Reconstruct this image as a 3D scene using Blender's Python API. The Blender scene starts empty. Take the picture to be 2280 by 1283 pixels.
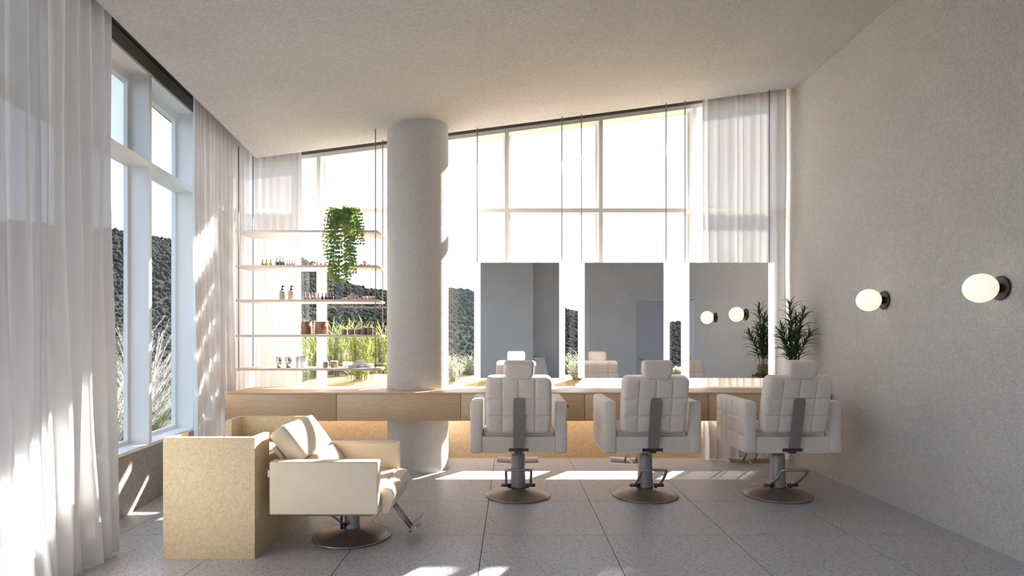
import bpy, bmesh, math, random
from mathutils import Vector, Matrix, noise
R = math.radians
random.seed(7)
scene = bpy.context.scene
COL = scene.collection

# ------------------------------------------------------------------ camera, sky, sun, exposure
FPX, CAMH, CX, HY = 1308.0, 1.3, 1140.0, 754.0
cam_d = bpy.data.cameras.new('camera'); cam = bpy.data.objects.new('camera', cam_d); COL.objects.link(cam)
cam_d.sensor_width = 36.0; cam_d.sensor_fit = 'HORIZONTAL'
cam_d.lens = FPX / 2280.0 * 36.0
cam_d.shift_y = (HY - 641.5) / 2280.0
cam_d.clip_start = 0.05; cam_d.clip_end = 3000
cam.location = (0, 0, CAMH); cam.rotation_euler = (R(90), 0, 0)
scene.camera = cam

SUN_AZ, SUN_EL = R(35.0), R(31.9)
sun_dir = Vector((math.sin(SUN_AZ) * math.cos(SUN_EL), math.cos(SUN_AZ) * math.cos(SUN_EL), math.sin(SUN_EL)))
world = bpy.data.worlds.new('world'); scene.world = world; world.use_nodes = True
wn = world.node_tree.nodes; wl = world.node_tree.links; wn.clear()
sky = wn.new('ShaderNodeTexSky'); sky.sky_type = 'NISHITA'; sky.sun_disc = False
sky.sun_elevation = SUN_EL; sky.sun_rotation = SUN_AZ; sky.altitude = 200
sky.air_density = 1.0; sky.dust_density = 1.0; sky.ozone_density = 1.5
bg = wn.new('ShaderNodeBackground'); bg.inputs['Strength'].default_value = 1.0
wo = wn.new('ShaderNodeOutputWorld')
sk1 = wn.new('ShaderNodeVectorMath'); sk1.operation = 'SCALE'; sk1.inputs['Scale'].default_value = 0.06
sk2 = wn.new('ShaderNodeVectorMath'); sk2.operation = 'ADD'; sk2.inputs[1].default_value = (0.47, 0.555, 0.66)     # even bright haze over the blue
wl.new(sky.outputs[0], sk1.inputs[0]); wl.new(sk1.outputs[0], sk2.inputs[0]); wl.new(sk2.outputs[0], bg.inputs['Color']); wl.new(bg.outputs[0], wo.inputs['Surface'])
sun_d = bpy.data.lights.new('sun', 'SUN'); sun = bpy.data.objects.new('sun', sun_d); COL.objects.link(sun)
sun_d.energy = 14.0; sun_d.angle = R(1.0); sun_d.color = (1.0, 0.93, 0.85)
sun.rotation_euler = sun_dir.to_track_quat('Z', 'Y').to_euler(); sun.location = sun_dir * 30
scene.view_settings.view_transform = 'Standard'; scene.view_settings.look = 'None'
scene.view_settings.gamma = 1.0; scene.view_settings.use_curve_mapping = False
scene.view_settings.exposure = 1.33
scene.cycles.max_bounces = 14; scene.cycles.diffuse_bounces = 8; scene.cycles.transparent_max_bounces = 24
scene.cycles.transmission_bounces = 10; scene.cycles.glossy_bounces = 6
scene.cycles.sample_clamp_indirect = 6.0; scene.cycles.caustics_reflective = False; scene.cycles.caustics_refractive = False
scene.cycles.use_denoising = True

def at(px, py, Y):
    return Vector(((px - CX) * Y / FPX, Y, CAMH - (py - HY) * Y / FPX))
def ax(px, Y): return (px - CX) * Y / FPX
def az(py, Y): return CAMH - (py - HY) * Y / FPX

# ------------------------------------------------------------------ materials
def new_mat(name):
    m = bpy.data.materials.new(name); m.use_nodes = True
    nt = m.node_tree; b = nt.nodes['Principled BSDF']
    return m, nt, nt.nodes, nt.links, b
def mat(name, col, rough=0.5, metal=0.0, spec=None, bump=None, var=None, trans=None, emit=None, sheen=0.0):
    m, nt, n, l, b = new_mat(name)
    b.inputs['Base Color'].default_value = (*col, 1); b.inputs['Roughness'].default_value = rough
    b.inputs['Metallic'].default_value = metal
    if spec is not None: b.inputs['Specular IOR Level'].default_value = spec
    if sheen: b.inputs['Sheen Weight'].default_value = sheen; b.inputs['Sheen Roughness'].default_value = 0.4
    tc = n.new('ShaderNodeTexCoord')
    if var:
        sc, amt = var
        no = n.new('ShaderNodeTexNoise'); no.inputs['Scale'].default_value = sc; no.inputs['Detail'].default_value = 5
        l.new(tc.outputs['Object'], no.inputs['Vector'])
        mx = n.new('ShaderNodeMix'); mx.data_type = 'RGBA'
        mx.inputs[6].default_value = (*[c * (1 - amt) for c in col], 1); mx.inputs[7].default_value = (*[min(1, c * (1 + amt)) for c in col], 1)
        l.new(no.outputs['Fac'], mx.inputs[0]); l.new(mx.outputs[2], b.inputs['Base Color'])
    if bump:
        sc, st, di = bump
        no = n.new('ShaderNodeTexNoise'); no.inputs['Scale'].default_value = sc; no.inputs['Detail'].default_value = 4
        l.new(tc.outputs['Object'], no.inputs['Vector'])
        bp = n.new('ShaderNodeBump'); bp.inputs['Strength'].default_value = st; bp.inputs['Distance'].default_value = di
        l.new(no.outputs['Fac'], bp.inputs['Height']); l.new(bp.outputs[0], b.inputs['Normal'])
    if trans is not None:
        b.inputs['Transmission Weight'].default_value = trans
    if emit:
        b.inputs['Emission Color'].default_value = (*emit[0], 1); b.inputs['Emission Strength'].default_value = emit[1]
    return m
def plaster(name, col, sc=55, st=0.55):
    m, nt, n, l, b = new_mat(name)
    b.inputs['Roughness'].default_value = 0.92; b.inputs['Specular IOR Level'].default_value = 0.15
    tc = n.new('ShaderNodeTexCoord')
    no = n.new('ShaderNodeTexNoise'); no.inputs['Scale'].default_value = sc; no.inputs['Detail'].default_value = 6; no.inputs['Roughness'].default_value = 0.65
    vo = n.new('ShaderNodeTexVoronoi'); vo.inputs['Scale'].default_value = sc * 1.6
    big = n.new('ShaderNodeTexNoise'); big.inputs['Scale'].default_value = 1.6; big.inputs['Detail'].default_value = 3
    for t in (no, vo, big): l.new(tc.outputs['Object'], t.inputs['Vector'])
    ad = n.new('ShaderNodeMath'); ad.operation = 'ADD'; l.new(no.outputs['Fac'], ad.inputs[0])
    mu = n.new('ShaderNodeMath'); mu.operation = 'MULTIPLY'; mu.inputs[1].default_value = 0.5
    l.new(vo.outputs['Distance'], mu.inputs[0]); l.new(mu.outputs[0], ad.inputs[1])
    bp = n.new('ShaderNodeBump'); bp.inputs['Strength'].default_value = st; bp.inputs['Distance'].default_value = 0.012
    l.new(ad.outputs[0], bp.inputs['Height']); l.new(bp.outputs[0], b.inputs['Normal'])
    mx = n.new('ShaderNodeMix'); mx.data_type = 'RGBA'
    mx.inputs[6].default_value = (*[c * 0.93 for c in col], 1); mx.inputs[7].default_value = (*[c * 1.07 for c in col], 1)
    l.new(big.outputs['Fac'], mx.inputs[0])
    m2 = n.new('ShaderNodeMix'); m2.data_type = 'RGBA'; m2.blend_type = 'MULTIPLY'; m2.inputs[0].default_value = 1.0
    cr = n.new('ShaderNodeValToRGB'); cr.color_ramp.elements[0].position = 0.3; cr.color_ramp.elements[0].color = (.86, .86, .86, 1)
    cr.color_ramp.elements[1].position = 0.7; cr.color_ramp.elements[1].color = (1.08, 1.08, 1.08, 1)
    l.new(no.outputs['Fac'], cr.inputs[0]); l.new(mx.outputs[2], m2.inputs[6]); l.new(cr.outputs[0], m2.inputs[7])
    l.new(m2.outputs[2], b.inputs['Base Color'])
    return m
def terrazzo(name, base, dark, light, sc=110, rough=0.4, dcut=0.22, lcut=0.2, mott=0.12):
    m, nt, n, l, b = new_mat(name)
    b.inputs['Roughness'].default_value = rough
    tc = n.new('ShaderNodeTexCoord')
    def cells(scale, lo, hi):
        v = n.new('ShaderNodeTexVoronoi'); v.inputs['Scale'].default_value = scale
        l.new(tc.outputs['Object'], v.inputs['Vector'])
        sx = n.new('ShaderNodeSeparateColor'); l.new(v.outputs['Color'], sx.inputs[0])
        c = n.new('ShaderNodeMath'); c.operation = 'LESS_THAN'; c.inputs[1].default_value = hi; l.new(sx.outputs[lo], c.inputs[0])
        d = n.new('ShaderNodeMath'); d.operation = 'LESS_THAN'; d.inputs[1].default_value = 0.42; l.new(v.outputs['Distance'], d.inputs[0])
        e = n.new('ShaderNodeMath'); e.operation = 'MULTIPLY'; l.new(c.outputs[0], e.inputs[0]); l.new(d.outputs[0], e.inputs[1])
        return e.outputs[0]
    no = n.new('ShaderNodeTexNoise'); no.inputs['Scale'].default_value = sc * 0.28; no.inputs['Detail'].default_value = 7; no.inputs['Roughness'].default_value = .7
    l.new(tc.outputs['Object'], no.inputs['Vector'])
    cr = n.new('ShaderNodeMapRange'); cr.inputs[1].default_value = .35; cr.inputs[2].default_value = .65
    l.new(no.outputs['Fac'], cr.inputs[0])
    mx = n.new('ShaderNodeMix'); mx.data_type = 'RGBA'
    mx.inputs[6].default_value = (*[c * (1 - mott) for c in base], 1); mx.inputs[7].default_value = (*[c * (1 + mott) for c in base], 1)
    l.new(cr.outputs[0], mx.inputs[0]); prev = mx.outputs[2]
    for colr, f in ((dark, cells(sc, 0, dcut)), (light, cells(sc * 1.37, 1, lcut))):
        k = n.new('ShaderNodeMix'); k.data_type = 'RGBA'; l.new(f, k.inputs[0]); l.new(prev, k.inputs[6]); k.inputs[7].default_value = (*colr, 1); prev = k.outputs[2]
    l.new(prev, b.inputs['Base Color'])
    return m
def wood(name, a, c):
    m, nt, n, l, b = new_mat(name)
    b.inputs['Roughness'].default_value = 0.42
    tc = n.new('ShaderNodeTexCoord'); mp = n.new('ShaderNodeMapping'); mp.inputs['Scale'].default_value = (1.1, 6, 9)
    oi = n.new('ShaderNodeObjectInfo')
    mr = n.new('ShaderNodeVectorMath'); mr.operation = 'SCALE'; mr.inputs[0].default_value = (7, 3, 5); l.new(oi.outputs['Random'], mr.inputs['Scale'])
    av = n.new('ShaderNodeVectorMath'); l.new(tc.outputs['Object'], av.inputs[0]); l.new(mr.outputs[0], av.inputs[1])
    l.new(av.outputs[0], mp.inputs['Vector'])
    no = n.new('ShaderNodeTexNoise'); no.inputs['Scale'].default_value = 1.2; no.inputs['Detail'].default_value = 3; no.inputs['Distortion'].default_value = .6
    l.new(mp.outputs[0], no.inputs['Vector'])
    wv = n.new('ShaderNodeMath'); wv.operation = 'MULTIPLY'; wv.inputs[1].default_value = 22; l.new(no.outputs['Fac'], wv.inputs[0])
    fr = n.new('ShaderNodeMath'); fr.operation = 'PINGPONG'; fr.inputs[1].default_value = 1; l.new(wv.outputs[0], fr.inputs[0])
    fn = n.new('ShaderNodeTexNoise'); fn.inputs['Scale'].default_value = 18; fn.inputs['Detail'].default_value = 4
    mp2 = n.new('ShaderNodeMapping'); mp2.inputs['Scale'].default_value = (.25, 6, 6); l.new(tc.outputs['Object'], mp2.inputs['Vector']); l.new(mp2.outputs[0], fn.inputs['Vector'])
    ad = n.new('ShaderNodeMath'); ad.operation = 'MULTIPLY_ADD'; ad.inputs[1].default_value = .45; l.new(fr.outputs[0], ad.inputs[0])
    hf = n.new('ShaderNodeMath'); hf.operation = 'MULTIPLY'; hf.inputs[1].default_value = .6; l.new(fn.outputs['Fac'], hf.inputs[0]); l.new(hf.outputs[0], ad.inputs[2])
    mx = n.new('ShaderNodeMix'); mx.data_type = 'RGBA'; mx.inputs[6].default_value = (*a, 1); mx.inputs[7].default_value = (*c, 1)
    l.new(ad.outputs[0], mx.inputs[0]); l.new(mx.outputs[2], b.inputs['Base Color'])
    return m
def thin_glass(name, tint=(1, 1, 1), refl=0.06):
    m = bpy.data.materials.new(name); m.use_nodes = True; nt = m.node_tree; n = nt.nodes; l = nt.links; n.clear()
    o = n.new('ShaderNodeOutputMaterial'); mx = n.new('ShaderNodeMixShader'); t = n.new('ShaderNodeBsdfTransparent'); g = n.new('ShaderNodeBsdfGlossy')
    t.inputs[0].default_value = (*tint, 1); g.inputs['Roughness'].default_value = 0.01; g.inputs['Color'].default_value = (1, 1, 1, 1)
    lw = n.new('ShaderNodeLayerWeight'); lw.inputs['Blend'].default_value = 0.15
    mr = n.new('ShaderNodeMapRange'); mr.inputs[3].default_value = refl * .5; mr.inputs[4].default_value = 0.6
    l.new(lw.outputs['Fresnel'], mr.inputs[0]); l.new(mr.outputs[0], mx.inputs[0])
    l.new(t.outputs[0], mx.inputs[1]); l.new(g.outputs[0], mx.inputs[2]); l.new(mx.outputs[0], o.inputs[0])
    return m
def sheer(name, col, alpha):
    m = bpy.data.materials.new(name); m.use_nodes = True; nt = m.node_tree; n = nt.nodes; l = nt.links; n.clear()
    o = n.new('ShaderNodeOutputMaterial'); t = n.new('ShaderNodeBsdfTransparent'); d = n.new('ShaderNodeBsdfDiffuse'); tr = n.new('ShaderNodeBsdfTranslucent')
    d.inputs[0].default_value = (*col, 1); tr.inputs[0].default_value = (*col, 1)
    a = n.new('ShaderNodeMixShader'); a.inputs[0].default_value = .032; l.new(d.outputs[0], a.inputs[1]); l.new(tr.outputs[0], a.inputs[2])
    c = n.new('ShaderNodeMixShader'); c.inputs[0].default_value = alpha; l.new(t.outputs[0], c.inputs[1]); l.new(a.outputs[0], c.inputs[2])
    l.new(c.outputs[0], o.inputs[0]); return m
def leafm(name, col, col2, tr=0.4, sc=9):
    m = bpy.data.materials.new(name); m.use_nodes = True; nt = m.node_tree; n = nt.nodes; l = nt.links; n.clear()
    o = n.new('ShaderNodeOutputMaterial'); p = n.new('ShaderNodeBsdfPrincipled'); t = n.new('ShaderNodeBsdfTranslucent')
    p.inputs['Roughness'].default_value = .5; p.inputs['Specular IOR Level'].default_value = .3
    tc = n.new('ShaderNodeTexCoord'); no = n.new('ShaderNodeTexNoise'); no.inputs['Scale'].default_value = sc; l.new(tc.outputs['Object'], no.inputs['Vector'])
    mr = n.new('ShaderNodeMapRange'); mr.inputs[1].default_value = .35; mr.inputs[2].default_value = .65; l.new(no.outputs['Fac'], mr.inputs[0])
    mx = n.new('ShaderNodeMix'); mx.data_type = 'RGBA'; mx.inputs[6].default_value = (*col, 1); mx.inputs[7].default_value = (*col2, 1); l.new(mr.outputs[0], mx.inputs[0])
    l.new(mx.outputs[2], p.inputs['Base Color']); l.new(mx.outputs[2], t.inputs[0])
    s = n.new('ShaderNodeMixShader'); s.inputs[0].default_value = tr; l.new(p.outputs[0], s.inputs[1]); l.new(t.outputs[0], s.inputs[2]); l.new(s.outputs[0], o.inputs[0])
    return m

M = {}
M['wall'] = plaster('wall_plaster', (.615, .59, .56), 48, .8)
M['ceil'] = plaster('ceiling_plaster', (.595, .59, .585), 40, .6)
M['col'] = plaster('column_plaster', (.665, .65, .63), 70, .85)
M['dark'] = mat('dark_recess_grey', (.16, .15, .135), .9)  # one dark grey for the recess slab and lintels
M['frame'] = mat('white_window_paint', (.82, .82, .81), .45)
M['floor'] = terrazzo('grey_terrazzo', (.49, .485, .51), (.15, .15, .16), (.72, .71, .72), 105, .38, .20, .22)
M['grout'] = mat('dark_grout', (.09, .085, .08), .9)
M['sand'] = terrazzo('sand_terrazzo', (.63, .51, .325), (.36, .265, .15), (.70, .60, .43), 170, .55, .04, .10, .13)
M['backwall'] = terrazzo('ochre_terrazzo', (.53, .405, .255), (.26, .17, .085), (.7, .58, .42), 150, .6, .06, .12, .15)
M['rearwall'] = plaster('brightened_rear_plaster', (.86, .85, .84), 48, .5)  # wall plaster lightened in colour to stand in for missing rear light
M['lowwall'] = terrazzo('sill_terrazzo', (.35, .325, .29), (.18, .155, .13), (.44, .41, .37), 120, .7, .12, .2, .14)
M['oak'] = wood('oak_veneer', (.75, .56, .37), (.60, .425, .26))
M['glass'] = thin_glass('window_glass')
M['sheer'] = sheer('sheer_white', (.85, .845, .85), .95)
M['velvet'] = mat('beige_velvet', (.76, .685, .615), .85, var=(14, .07), bump=(220, .15, .003), sheen=.25)
M['leather'] = mat('cream_leather', (.72, .625, .49), .5, var=(8, .05), bump=(160, .12, .003))
M['steel'] = mat('brushed_steel', (.42, .40, .39), .38, .9)
M['pump'] = mat('grey_painted_steel', (.36, .345, .335), .42, .35)
M['bracket'] = mat('grey_bracket_steel', (.30, .28, .265), .45, .5)
M['darkm'] = mat('dark_steel', (.10, .092, .088), .35, .8)
M['basefin'] = mat('satin_bronze_steel', (.36, .31, .275), .36, .75)
M['mirror'] = mat('mirror_silver', (.96, .96, .96), .0, 1.0)
M['led'] = mat('frosted_light_panel', (.9, .9, .9), .5, emit=((1, .99, .97), .38))
M['cable'] = mat('steel_cable', (.30, .28, .27), .4, .6)
M['shelf'] = mat('white_shelf_lacquer', (.74, .68, .64), .4)
M['globe'] = mat('opal_glass', (.95, .93, .85), .3, emit=((1, .90, .70), .31))
M['bronze'] = mat('dark_bronze', (.055, .047, .043), .32, .7)
M['white_cer'] = mat('white_ceramic', (.85, .84, .82), .2)
M['door'] = mat('blue_grey_door', (.62, .62, .68), .5)
M['plant'] = leafm('hanging_leaf', (.17, .28, .07), (.33, .43, .16), .45, 25)
M['palm'] = leafm('dark_leaf', (.045, .085, .03), (.10, .15, .045), .3, 14)
M['bamboo'] = leafm('yellow_green_leaf', (.24, .32, .045), (.40, .43, .11), .5, 5)
M['shrub'] = leafm('grey_green_leaf', (.16, .22, .10), (.36, .40, .25), .4, 6)
M['hedge'] = leafm('dark_hedge_leaf', (.03, .055, .025), (.09, .12, .06), .3, 5)
M['plume'] = leafm('white_plume', (.40, .385, .36), (.52, .50, .475), .45, 4)
M['grass'] = leafm('grass_blade', (.08, .12, .035), (.17, .19, .07), .4, 5)
M['stem'] = mat('plant_stem', (.16, .17, .07), .7)
M['clay'] = mat('white_pot', (.72, .69, .65), .6)
M['cord'] = mat('pale_cord', (.62, .58, .54), .5)

# ------------------------------------------------------------------ mesh helpers
class MB:
    def __init__(self): self.v = []; self.f = []; self.sm = []
    def add(self, vs, fs, smooth=False):
        o = len(self.v); self.v += [tuple(p) for p in vs]
        self.f += [tuple(i + o for i in f) for f in fs]; self.sm += [smooth] * len(fs); return self
    def hexa(self, p):          # 8 points: bottom 4 ccw, top 4 ccw
        return self.add(p, [(3, 2, 1, 0), (4, 5, 6, 7), (0, 1, 5, 4), (1, 2, 6, 5), (2, 3, 7, 6), (3, 0, 4, 7)])
    def box(self, x0, x1, y0, y1, z0, z1):
        return self.hexa([(x0, y0, z0), (x1, y0, z0), (x1, y1, z0), (x0, y1, z0), (x0, y0, z1), (x1, y0, z1), (x1, y1, z1), (x0, y1, z1)])
    def prism(self, poly, z0, z1, axis='z'):
        n = len(poly)
        def P(a, b, c): return {'z': (a, b, c), 'y': (a, c, b), 'x': (c, a, b)}[axis]
        vs = [P(a, b, z0) for a, b in poly] + [P(a, b, z1) for a, b in poly]
        fs = [tuple(range(n - 1, -1, -1)), tuple(range(n, 2 * n))] + [(i, (i + 1) % n, n + (i + 1) % n, n + i) for i in range(n)]
        return self.add(vs, fs)
    def lathe(self, prof, seg=32, c=(0, 0, 0), M4=None, cap=True):
        vs = []; fs = []
        for r, z in prof:
            for i in range(seg):
                a = 2 * math.pi * i / seg; vs.append(Vector((c[0] + r * math.cos(a), c[1] + r * math.sin(a), c[2] + z)))
        if M4 is not None: vs = [M4 @ v for v in vs]
        for j in range(len(prof) - 1):
            for i in range(seg):
                k = (i + 1) % seg; fs.append((j * seg + i, j * seg + k, (j + 1) * seg + k, (j + 1) * seg + i))
        self.add(vs, fs, True)
        if cap:
            o = len(self.v) - len(vs)
            self.f.append(tuple(o + i for i in range(seg - 1, -1, -1))); self.sm.append(False)
            L = (len(prof) - 1) * seg; self.f.append(tuple(o + L + i for i in range(seg))); self.sm.append(False)
        return self
    def tube(self, path, r, seg=8, rads=None):
        path = [Vector(p) for p in path]; n = len(path); vs = []; fs = []
        up = None
        for i, p in enumerate(path):
            d = (path[min(i + 1, n - 1)] - path[max(i - 1, 0)]).normalized()
            if up is None: up = d.orthogonal().normalized()
            else:
                up = (up - d * up.dot(d)); up = up.normalized() if up.length > 1e-6 else d.orthogonal().normalized()
            s = d.cross(up); rr = rads[i] if rads else r
            for k in range(seg):
                a = 2 * math.pi * k / seg; vs.append(p + (up * math.cos(a) + s * math.sin(a)) * rr)
        for j in range(n - 1):
            for i in range(seg):
                k = (i + 1) % seg; fs.append((j * seg + i, j * seg + k, (j + 1) * seg + k, (j + 1) * seg + i))
        fs.append(tuple(range(seg - 1, -1, -1))); fs.append(tuple((n - 1) * seg + i for i in range(seg)))
        return self.add(vs, fs, True)
    def rbox(self, x0, x1, y0, y1, z0, z1, r=.02, seg=3, M4=None):
        bm = bmesh.new(); bmesh.ops.create_cube(bm, size=1)
        for v in bm.verts: v.co = Vector(((x0 + x1) / 2 + v.co.x * (x1 - x0), (y0 + y1) / 2 + v.co.y * (y1 - y0), (z0 + z1) / 2 + v.co.z * (z1 - z0)))
        bmesh.ops.bevel(bm, geom=bm.edges[:], offset=r, segments=seg, profile=.5, affect='EDGES')
        bm.verts.index_update()
        vs = [(M4 @ v.co) if M4 is not None else v.co.copy() for v in bm.verts]; fs = [tuple(v.index for v in f.verts) for f in bm.faces]
        bm.free(); return self.add(vs, fs, True)
    def build(self, name, m, parent=None, kind=None, loc=None):
        me = bpy.data.meshes.new(name); me.from_pydata(self.v, [], self.f); me.update()
        me.polygons.foreach_set('use_smooth', self.sm)
        bm = bmesh.new(); bm.from_mesh(me); bmesh.ops.recalc_face_normals(bm, faces=bm.faces[:]); bm.to_mesh(me); bm.free()
        me.materials.append(m)
        o = bpy.data.objects.new(name, me); COL.objects.link(o)
        if parent is not None: o.parent = parent
        if kind: o['kind'] = kind
        if loc is not None: o.location = loc
        if any(self.sm) and not all(self.sm): pass
        return o
    def buildraw(self, name, m, parent=None, kind=None):
        me = bpy.data.meshes.new(name); me.from_pydata(self.v, [], self.f); me.update(); me.materials.append(m)
        o = bpy.data.objects.new(name, me); COL.objects.link(o)
        if parent is not None: o.parent = parent
        if kind: o['kind'] = kind
        return o
def sharp(o, ang=35):
    me = o.data
    if hasattr(me, 'set_sharp_from_angle'): me.set_sharp_from_angle(angle=R(ang))
    return o
def tag(o, label, cat=None, group=None, kind=None):
    o['label'] = label
    if cat: o['category'] = cat
    if group: o['group'] = group
    if kind: o['kind'] = kind
    return o
def empty(name, loc=(0, 0, 0), rz=0):
    o = bpy.data.objects.new(name, None); COL.objects.link(o); o.location = loc; o.rotation_euler = (0, 0, rz); o.empty_display_size = .1; return o
def inst(name, me, parent, mtx):
    o = bpy.data.objects.new(name, me); COL.objects.link(o); o.parent = parent; o.matrix_local = mtx; return o
def kids(o): return [c for c in bpy.data.objects if c.parent == o]
def copy_tree(o, parent=None):
    c = o.copy(); COL.objects.link(c); c.parent = parent
    for k in kids(o): copy_tree(k, c)
    return c
def struct(o, label, cat): return tag(o, label, cat, kind='structure')

# ------------------------------------------------------------------ room geometry constants
CEX, CEY = -2.661, 6.107                      # ceiling corner
def ceil_z(x): return 3.177 + .1303 * (x - CEX)
def ceil_edge_x(y): return CEX - .109 * (y - CEY)
def lwx(y): return -2.3136 - .12 * y          # inner face of the left wall
LN = Vector((-1, -.12)).normalized()          # outward normal of the left wall
def LW(y, d, z): return (lwx(y) + LN.x * d, y + LN.y * d, z)
XR, YB, YBO = 2.965, 6.39, 6.56
SILL, HEADL, TR0, TR1 = .46, 3.41, 2.655, 2.705

# floor: grout slab with separate tiles
fl = MB().prism([(lwx(-4.2) - .2, -4.2), (3.95, -4.2), (3.95, YBO), (lwx(YBO) - .2, YBO)], -.12, -.004).build('floor', M['grout'])
struct(fl, 'grey speckled terrazzo floor laid in large square tiles', 'floor')
def clip(poly, a, b, c):       # keep a*x+b*y<=c
    out = []
    for i in range(len(poly)):
        p, q = poly[i], poly[(i + 1) % len(poly)]
        dp, dq = a * p[0] + b * p[1] - c, a * q[0] + b * q[1] - c
        if dp <= 0: out.append(p)
        if (dp < 0 < dq) or (dq < 0 < dp):
            t = dp / (dp - dq); out.append((p[0] + (q[0] - p[0]) * t, p[1] + (q[1] - p[1]) * t))
    return out
TS, TX0, TY0 = .806, -.187, 3.891
RECTS = [(-4, 1.739, -2.0, -1.2), (-4, XR, -1.2, YB), (1.739, 3.75, -1.2, 1.6), (.507, 1.739, -2.6, -2.0)]
k = 0
tile_mesh = None
for ix in range(-4, 6):
    for iy in range(-10, 4):
        x0, y0 = TX0 + ix * TS + .0025, TY0 + iy * TS + .0025; x1, y1 = x0 + TS - .005, y0 + TS - .005
        cands = []
        for (a, b, c, d) in RECTS:
            b0 = (max(x0, a), min(x1, b), max(y0, c), min(y1, d))
            if b0[1] - b0[0] > .01 and b0[3] - b0[2] > .01: cands.append(b0)
        if not cands: continue
        ux0, ux1 = min(c[0] for c in cands), max(c[1] for c in cands); uy0, uy1 = min(c[2] for c in cands), max(c[3] for c in cands)
        p = [(ux0, uy0), (ux1, uy0), (ux1, uy1), (ux0, uy1)]
        p = clip(p, -1, -.12, 2.3136)
        if len(p) < 3: continue
        cx, cy = (x0 + x1) / 2, (y0 + y1) / 2
        full = len(p) == 4 and abs(ux1 - ux0 - TS + .005) < 1e-6 and abs(uy1 - uy0 - TS + .005) < 1e-6 and all(abs(abs(q[0] - cx) - TS / 2 + .0025) < 1e-6 for q in p)
        if full and tile_mesh is not None:
            o = bpy.data.objects.new('floor_tile', tile_mesh); COL.objects.link(o); o.parent = fl; o.location = (cx, cy, 0)
        else:
            o = MB().prism([(a - cx, b - cy) for a, b in p], -.004, 0).build('floor_tile', M['floor'], fl, loc=(cx, cy, 0))
            if full: tile_mesh = o.data

# ceiling panel (sloping) and the slab above the curtain recess
def sl(poly, off0, off1):
    n = len(poly); vs = [(x, y, ceil_z(x) + off0) for x, y in poly] + [(x, y, ceil_z(x) + off1) for x, y in poly]
    return vs, [tuple(range(n - 1, -1, -1)), tuple(range(n, 2 * n))] + [(i, (i + 1) % n, n + (i + 1) % n, n + i) for i in range(n)]
m = MB(); m.add(*sl([(ceil_edge_x(-2), -2), (.507, -2), (.507, -4.2), (3.95, -4.2), (3.95, 1.6), (XR - .002, 1.6), (XR - .002, CEY), (CEX, CEY)], 0, .09))
struct(m.build('ceiling', M['ceil']), 'sloping beige plaster ceiling rising toward the right wall', 'ceiling')
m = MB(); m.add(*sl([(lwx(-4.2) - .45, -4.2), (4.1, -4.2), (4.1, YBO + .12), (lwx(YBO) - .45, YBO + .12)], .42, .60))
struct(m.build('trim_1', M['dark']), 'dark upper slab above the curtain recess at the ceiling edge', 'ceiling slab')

# right wall (rough plaster) with a door opening near the camera side
def wallbox(m, x0, x1, y0, y1, z0, off=.419):
    return m.hexa([(x0, y0, z0), (x1, y0, z0), (x1, y1, z0), (x0, y1, z0), (x0, y0, ceil_z(x0) + off), (x1, y0, ceil_z(x1) + off), (x1, y1, ceil_z(x1) + off), (x0, y1, ceil_z(x0) + off)])
m = MB(); wallbox(m, XR, XR + .15, 2.57, YB - .001, 0); wallbox(m, XR, XR + .15, 1.6, 1.72, 0); wallbox(m, XR, XR + .15, 1.72, 2.57, 1.98)
struct(m.build('wall_right', M['wall']), 'rough beige plaster wall on the right with two globe lamps', 'wall')
d = empty('door_1', (XR + .06, 1.72, 0)); struct(d, 'blue grey door set in the right wall', 'door')
MB().box(.01, .05, .03, .82, .005, 1.95).build('door_leaf', M['door'], d)
MB().box(-.055, .05, .001, .028, .002, 1.978).box(-.055, .05, .822, .849, .002, 1.978).box(-.055, .05, .028, .822, 1.952, 1.978).build('door_frame', M['door'], d)
MB().tube([(.01, .10, .98), (-.05, .10, .98), (-.05, .22, .98)], .009).build('door_handle', M['steel'], d)
# rear walls seen in the mirrors
m = MB(); wallbox(m, lwx(-2) - .002, -2.0, -2.15, -2.0, 0); wallbox(m, -.80, .507, -2.15, -2.0, 0); wallbox(m, -2.0, -.80, -2.15, -2.0, 2.9); wallbox(m, .357, .507, -2.6, -2.15, 0); wallbox(m, .357, 1.889, -2.75, -2.6, 0)
wallbox(m, 1.739, 1.889, -2.6, -1.35, 0); wallbox(m, 1.739, 3.9, -1.35, -1.2, 0); wallbox(m, 3.75, 3.9, -1.2, 1.6, 0); wallbox(m, XR + .15, 3.9, 1.6, 1.75, 0)
struct(m.build('wall_rear', M['rearwall']), 'plaster walls of the rear of the salon seen in the mirrors', 'wall')
d = empty('door_2', (2.81, -1.2, 0)); struct(d, 'blue grey rear door reflected in the middle mirror', 'door')
MB().box(.03, .85, .004, .03, .005, 2.12).build('door_leaf', M['door'], d)
MB().box(0, .028, .002, .035, .002, 2.15).box(.852, .88, .002, .035, .002, 2.15).box(.028, .852, .002, .035, 2.122, 2.15).build('door_frame', M['door'], d)
MB().tube([(.09, .03, .83), (.09, .08, .83), (.20, .08, .83)], .009).lathe([(.025, 0), (.025, .006)], 16, M4=Matrix.Translation((.09, .031, .83)) @ Matrix.Rotation(R(-90), 4, 'X')).build('door_handle', M['steel'], d)

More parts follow.
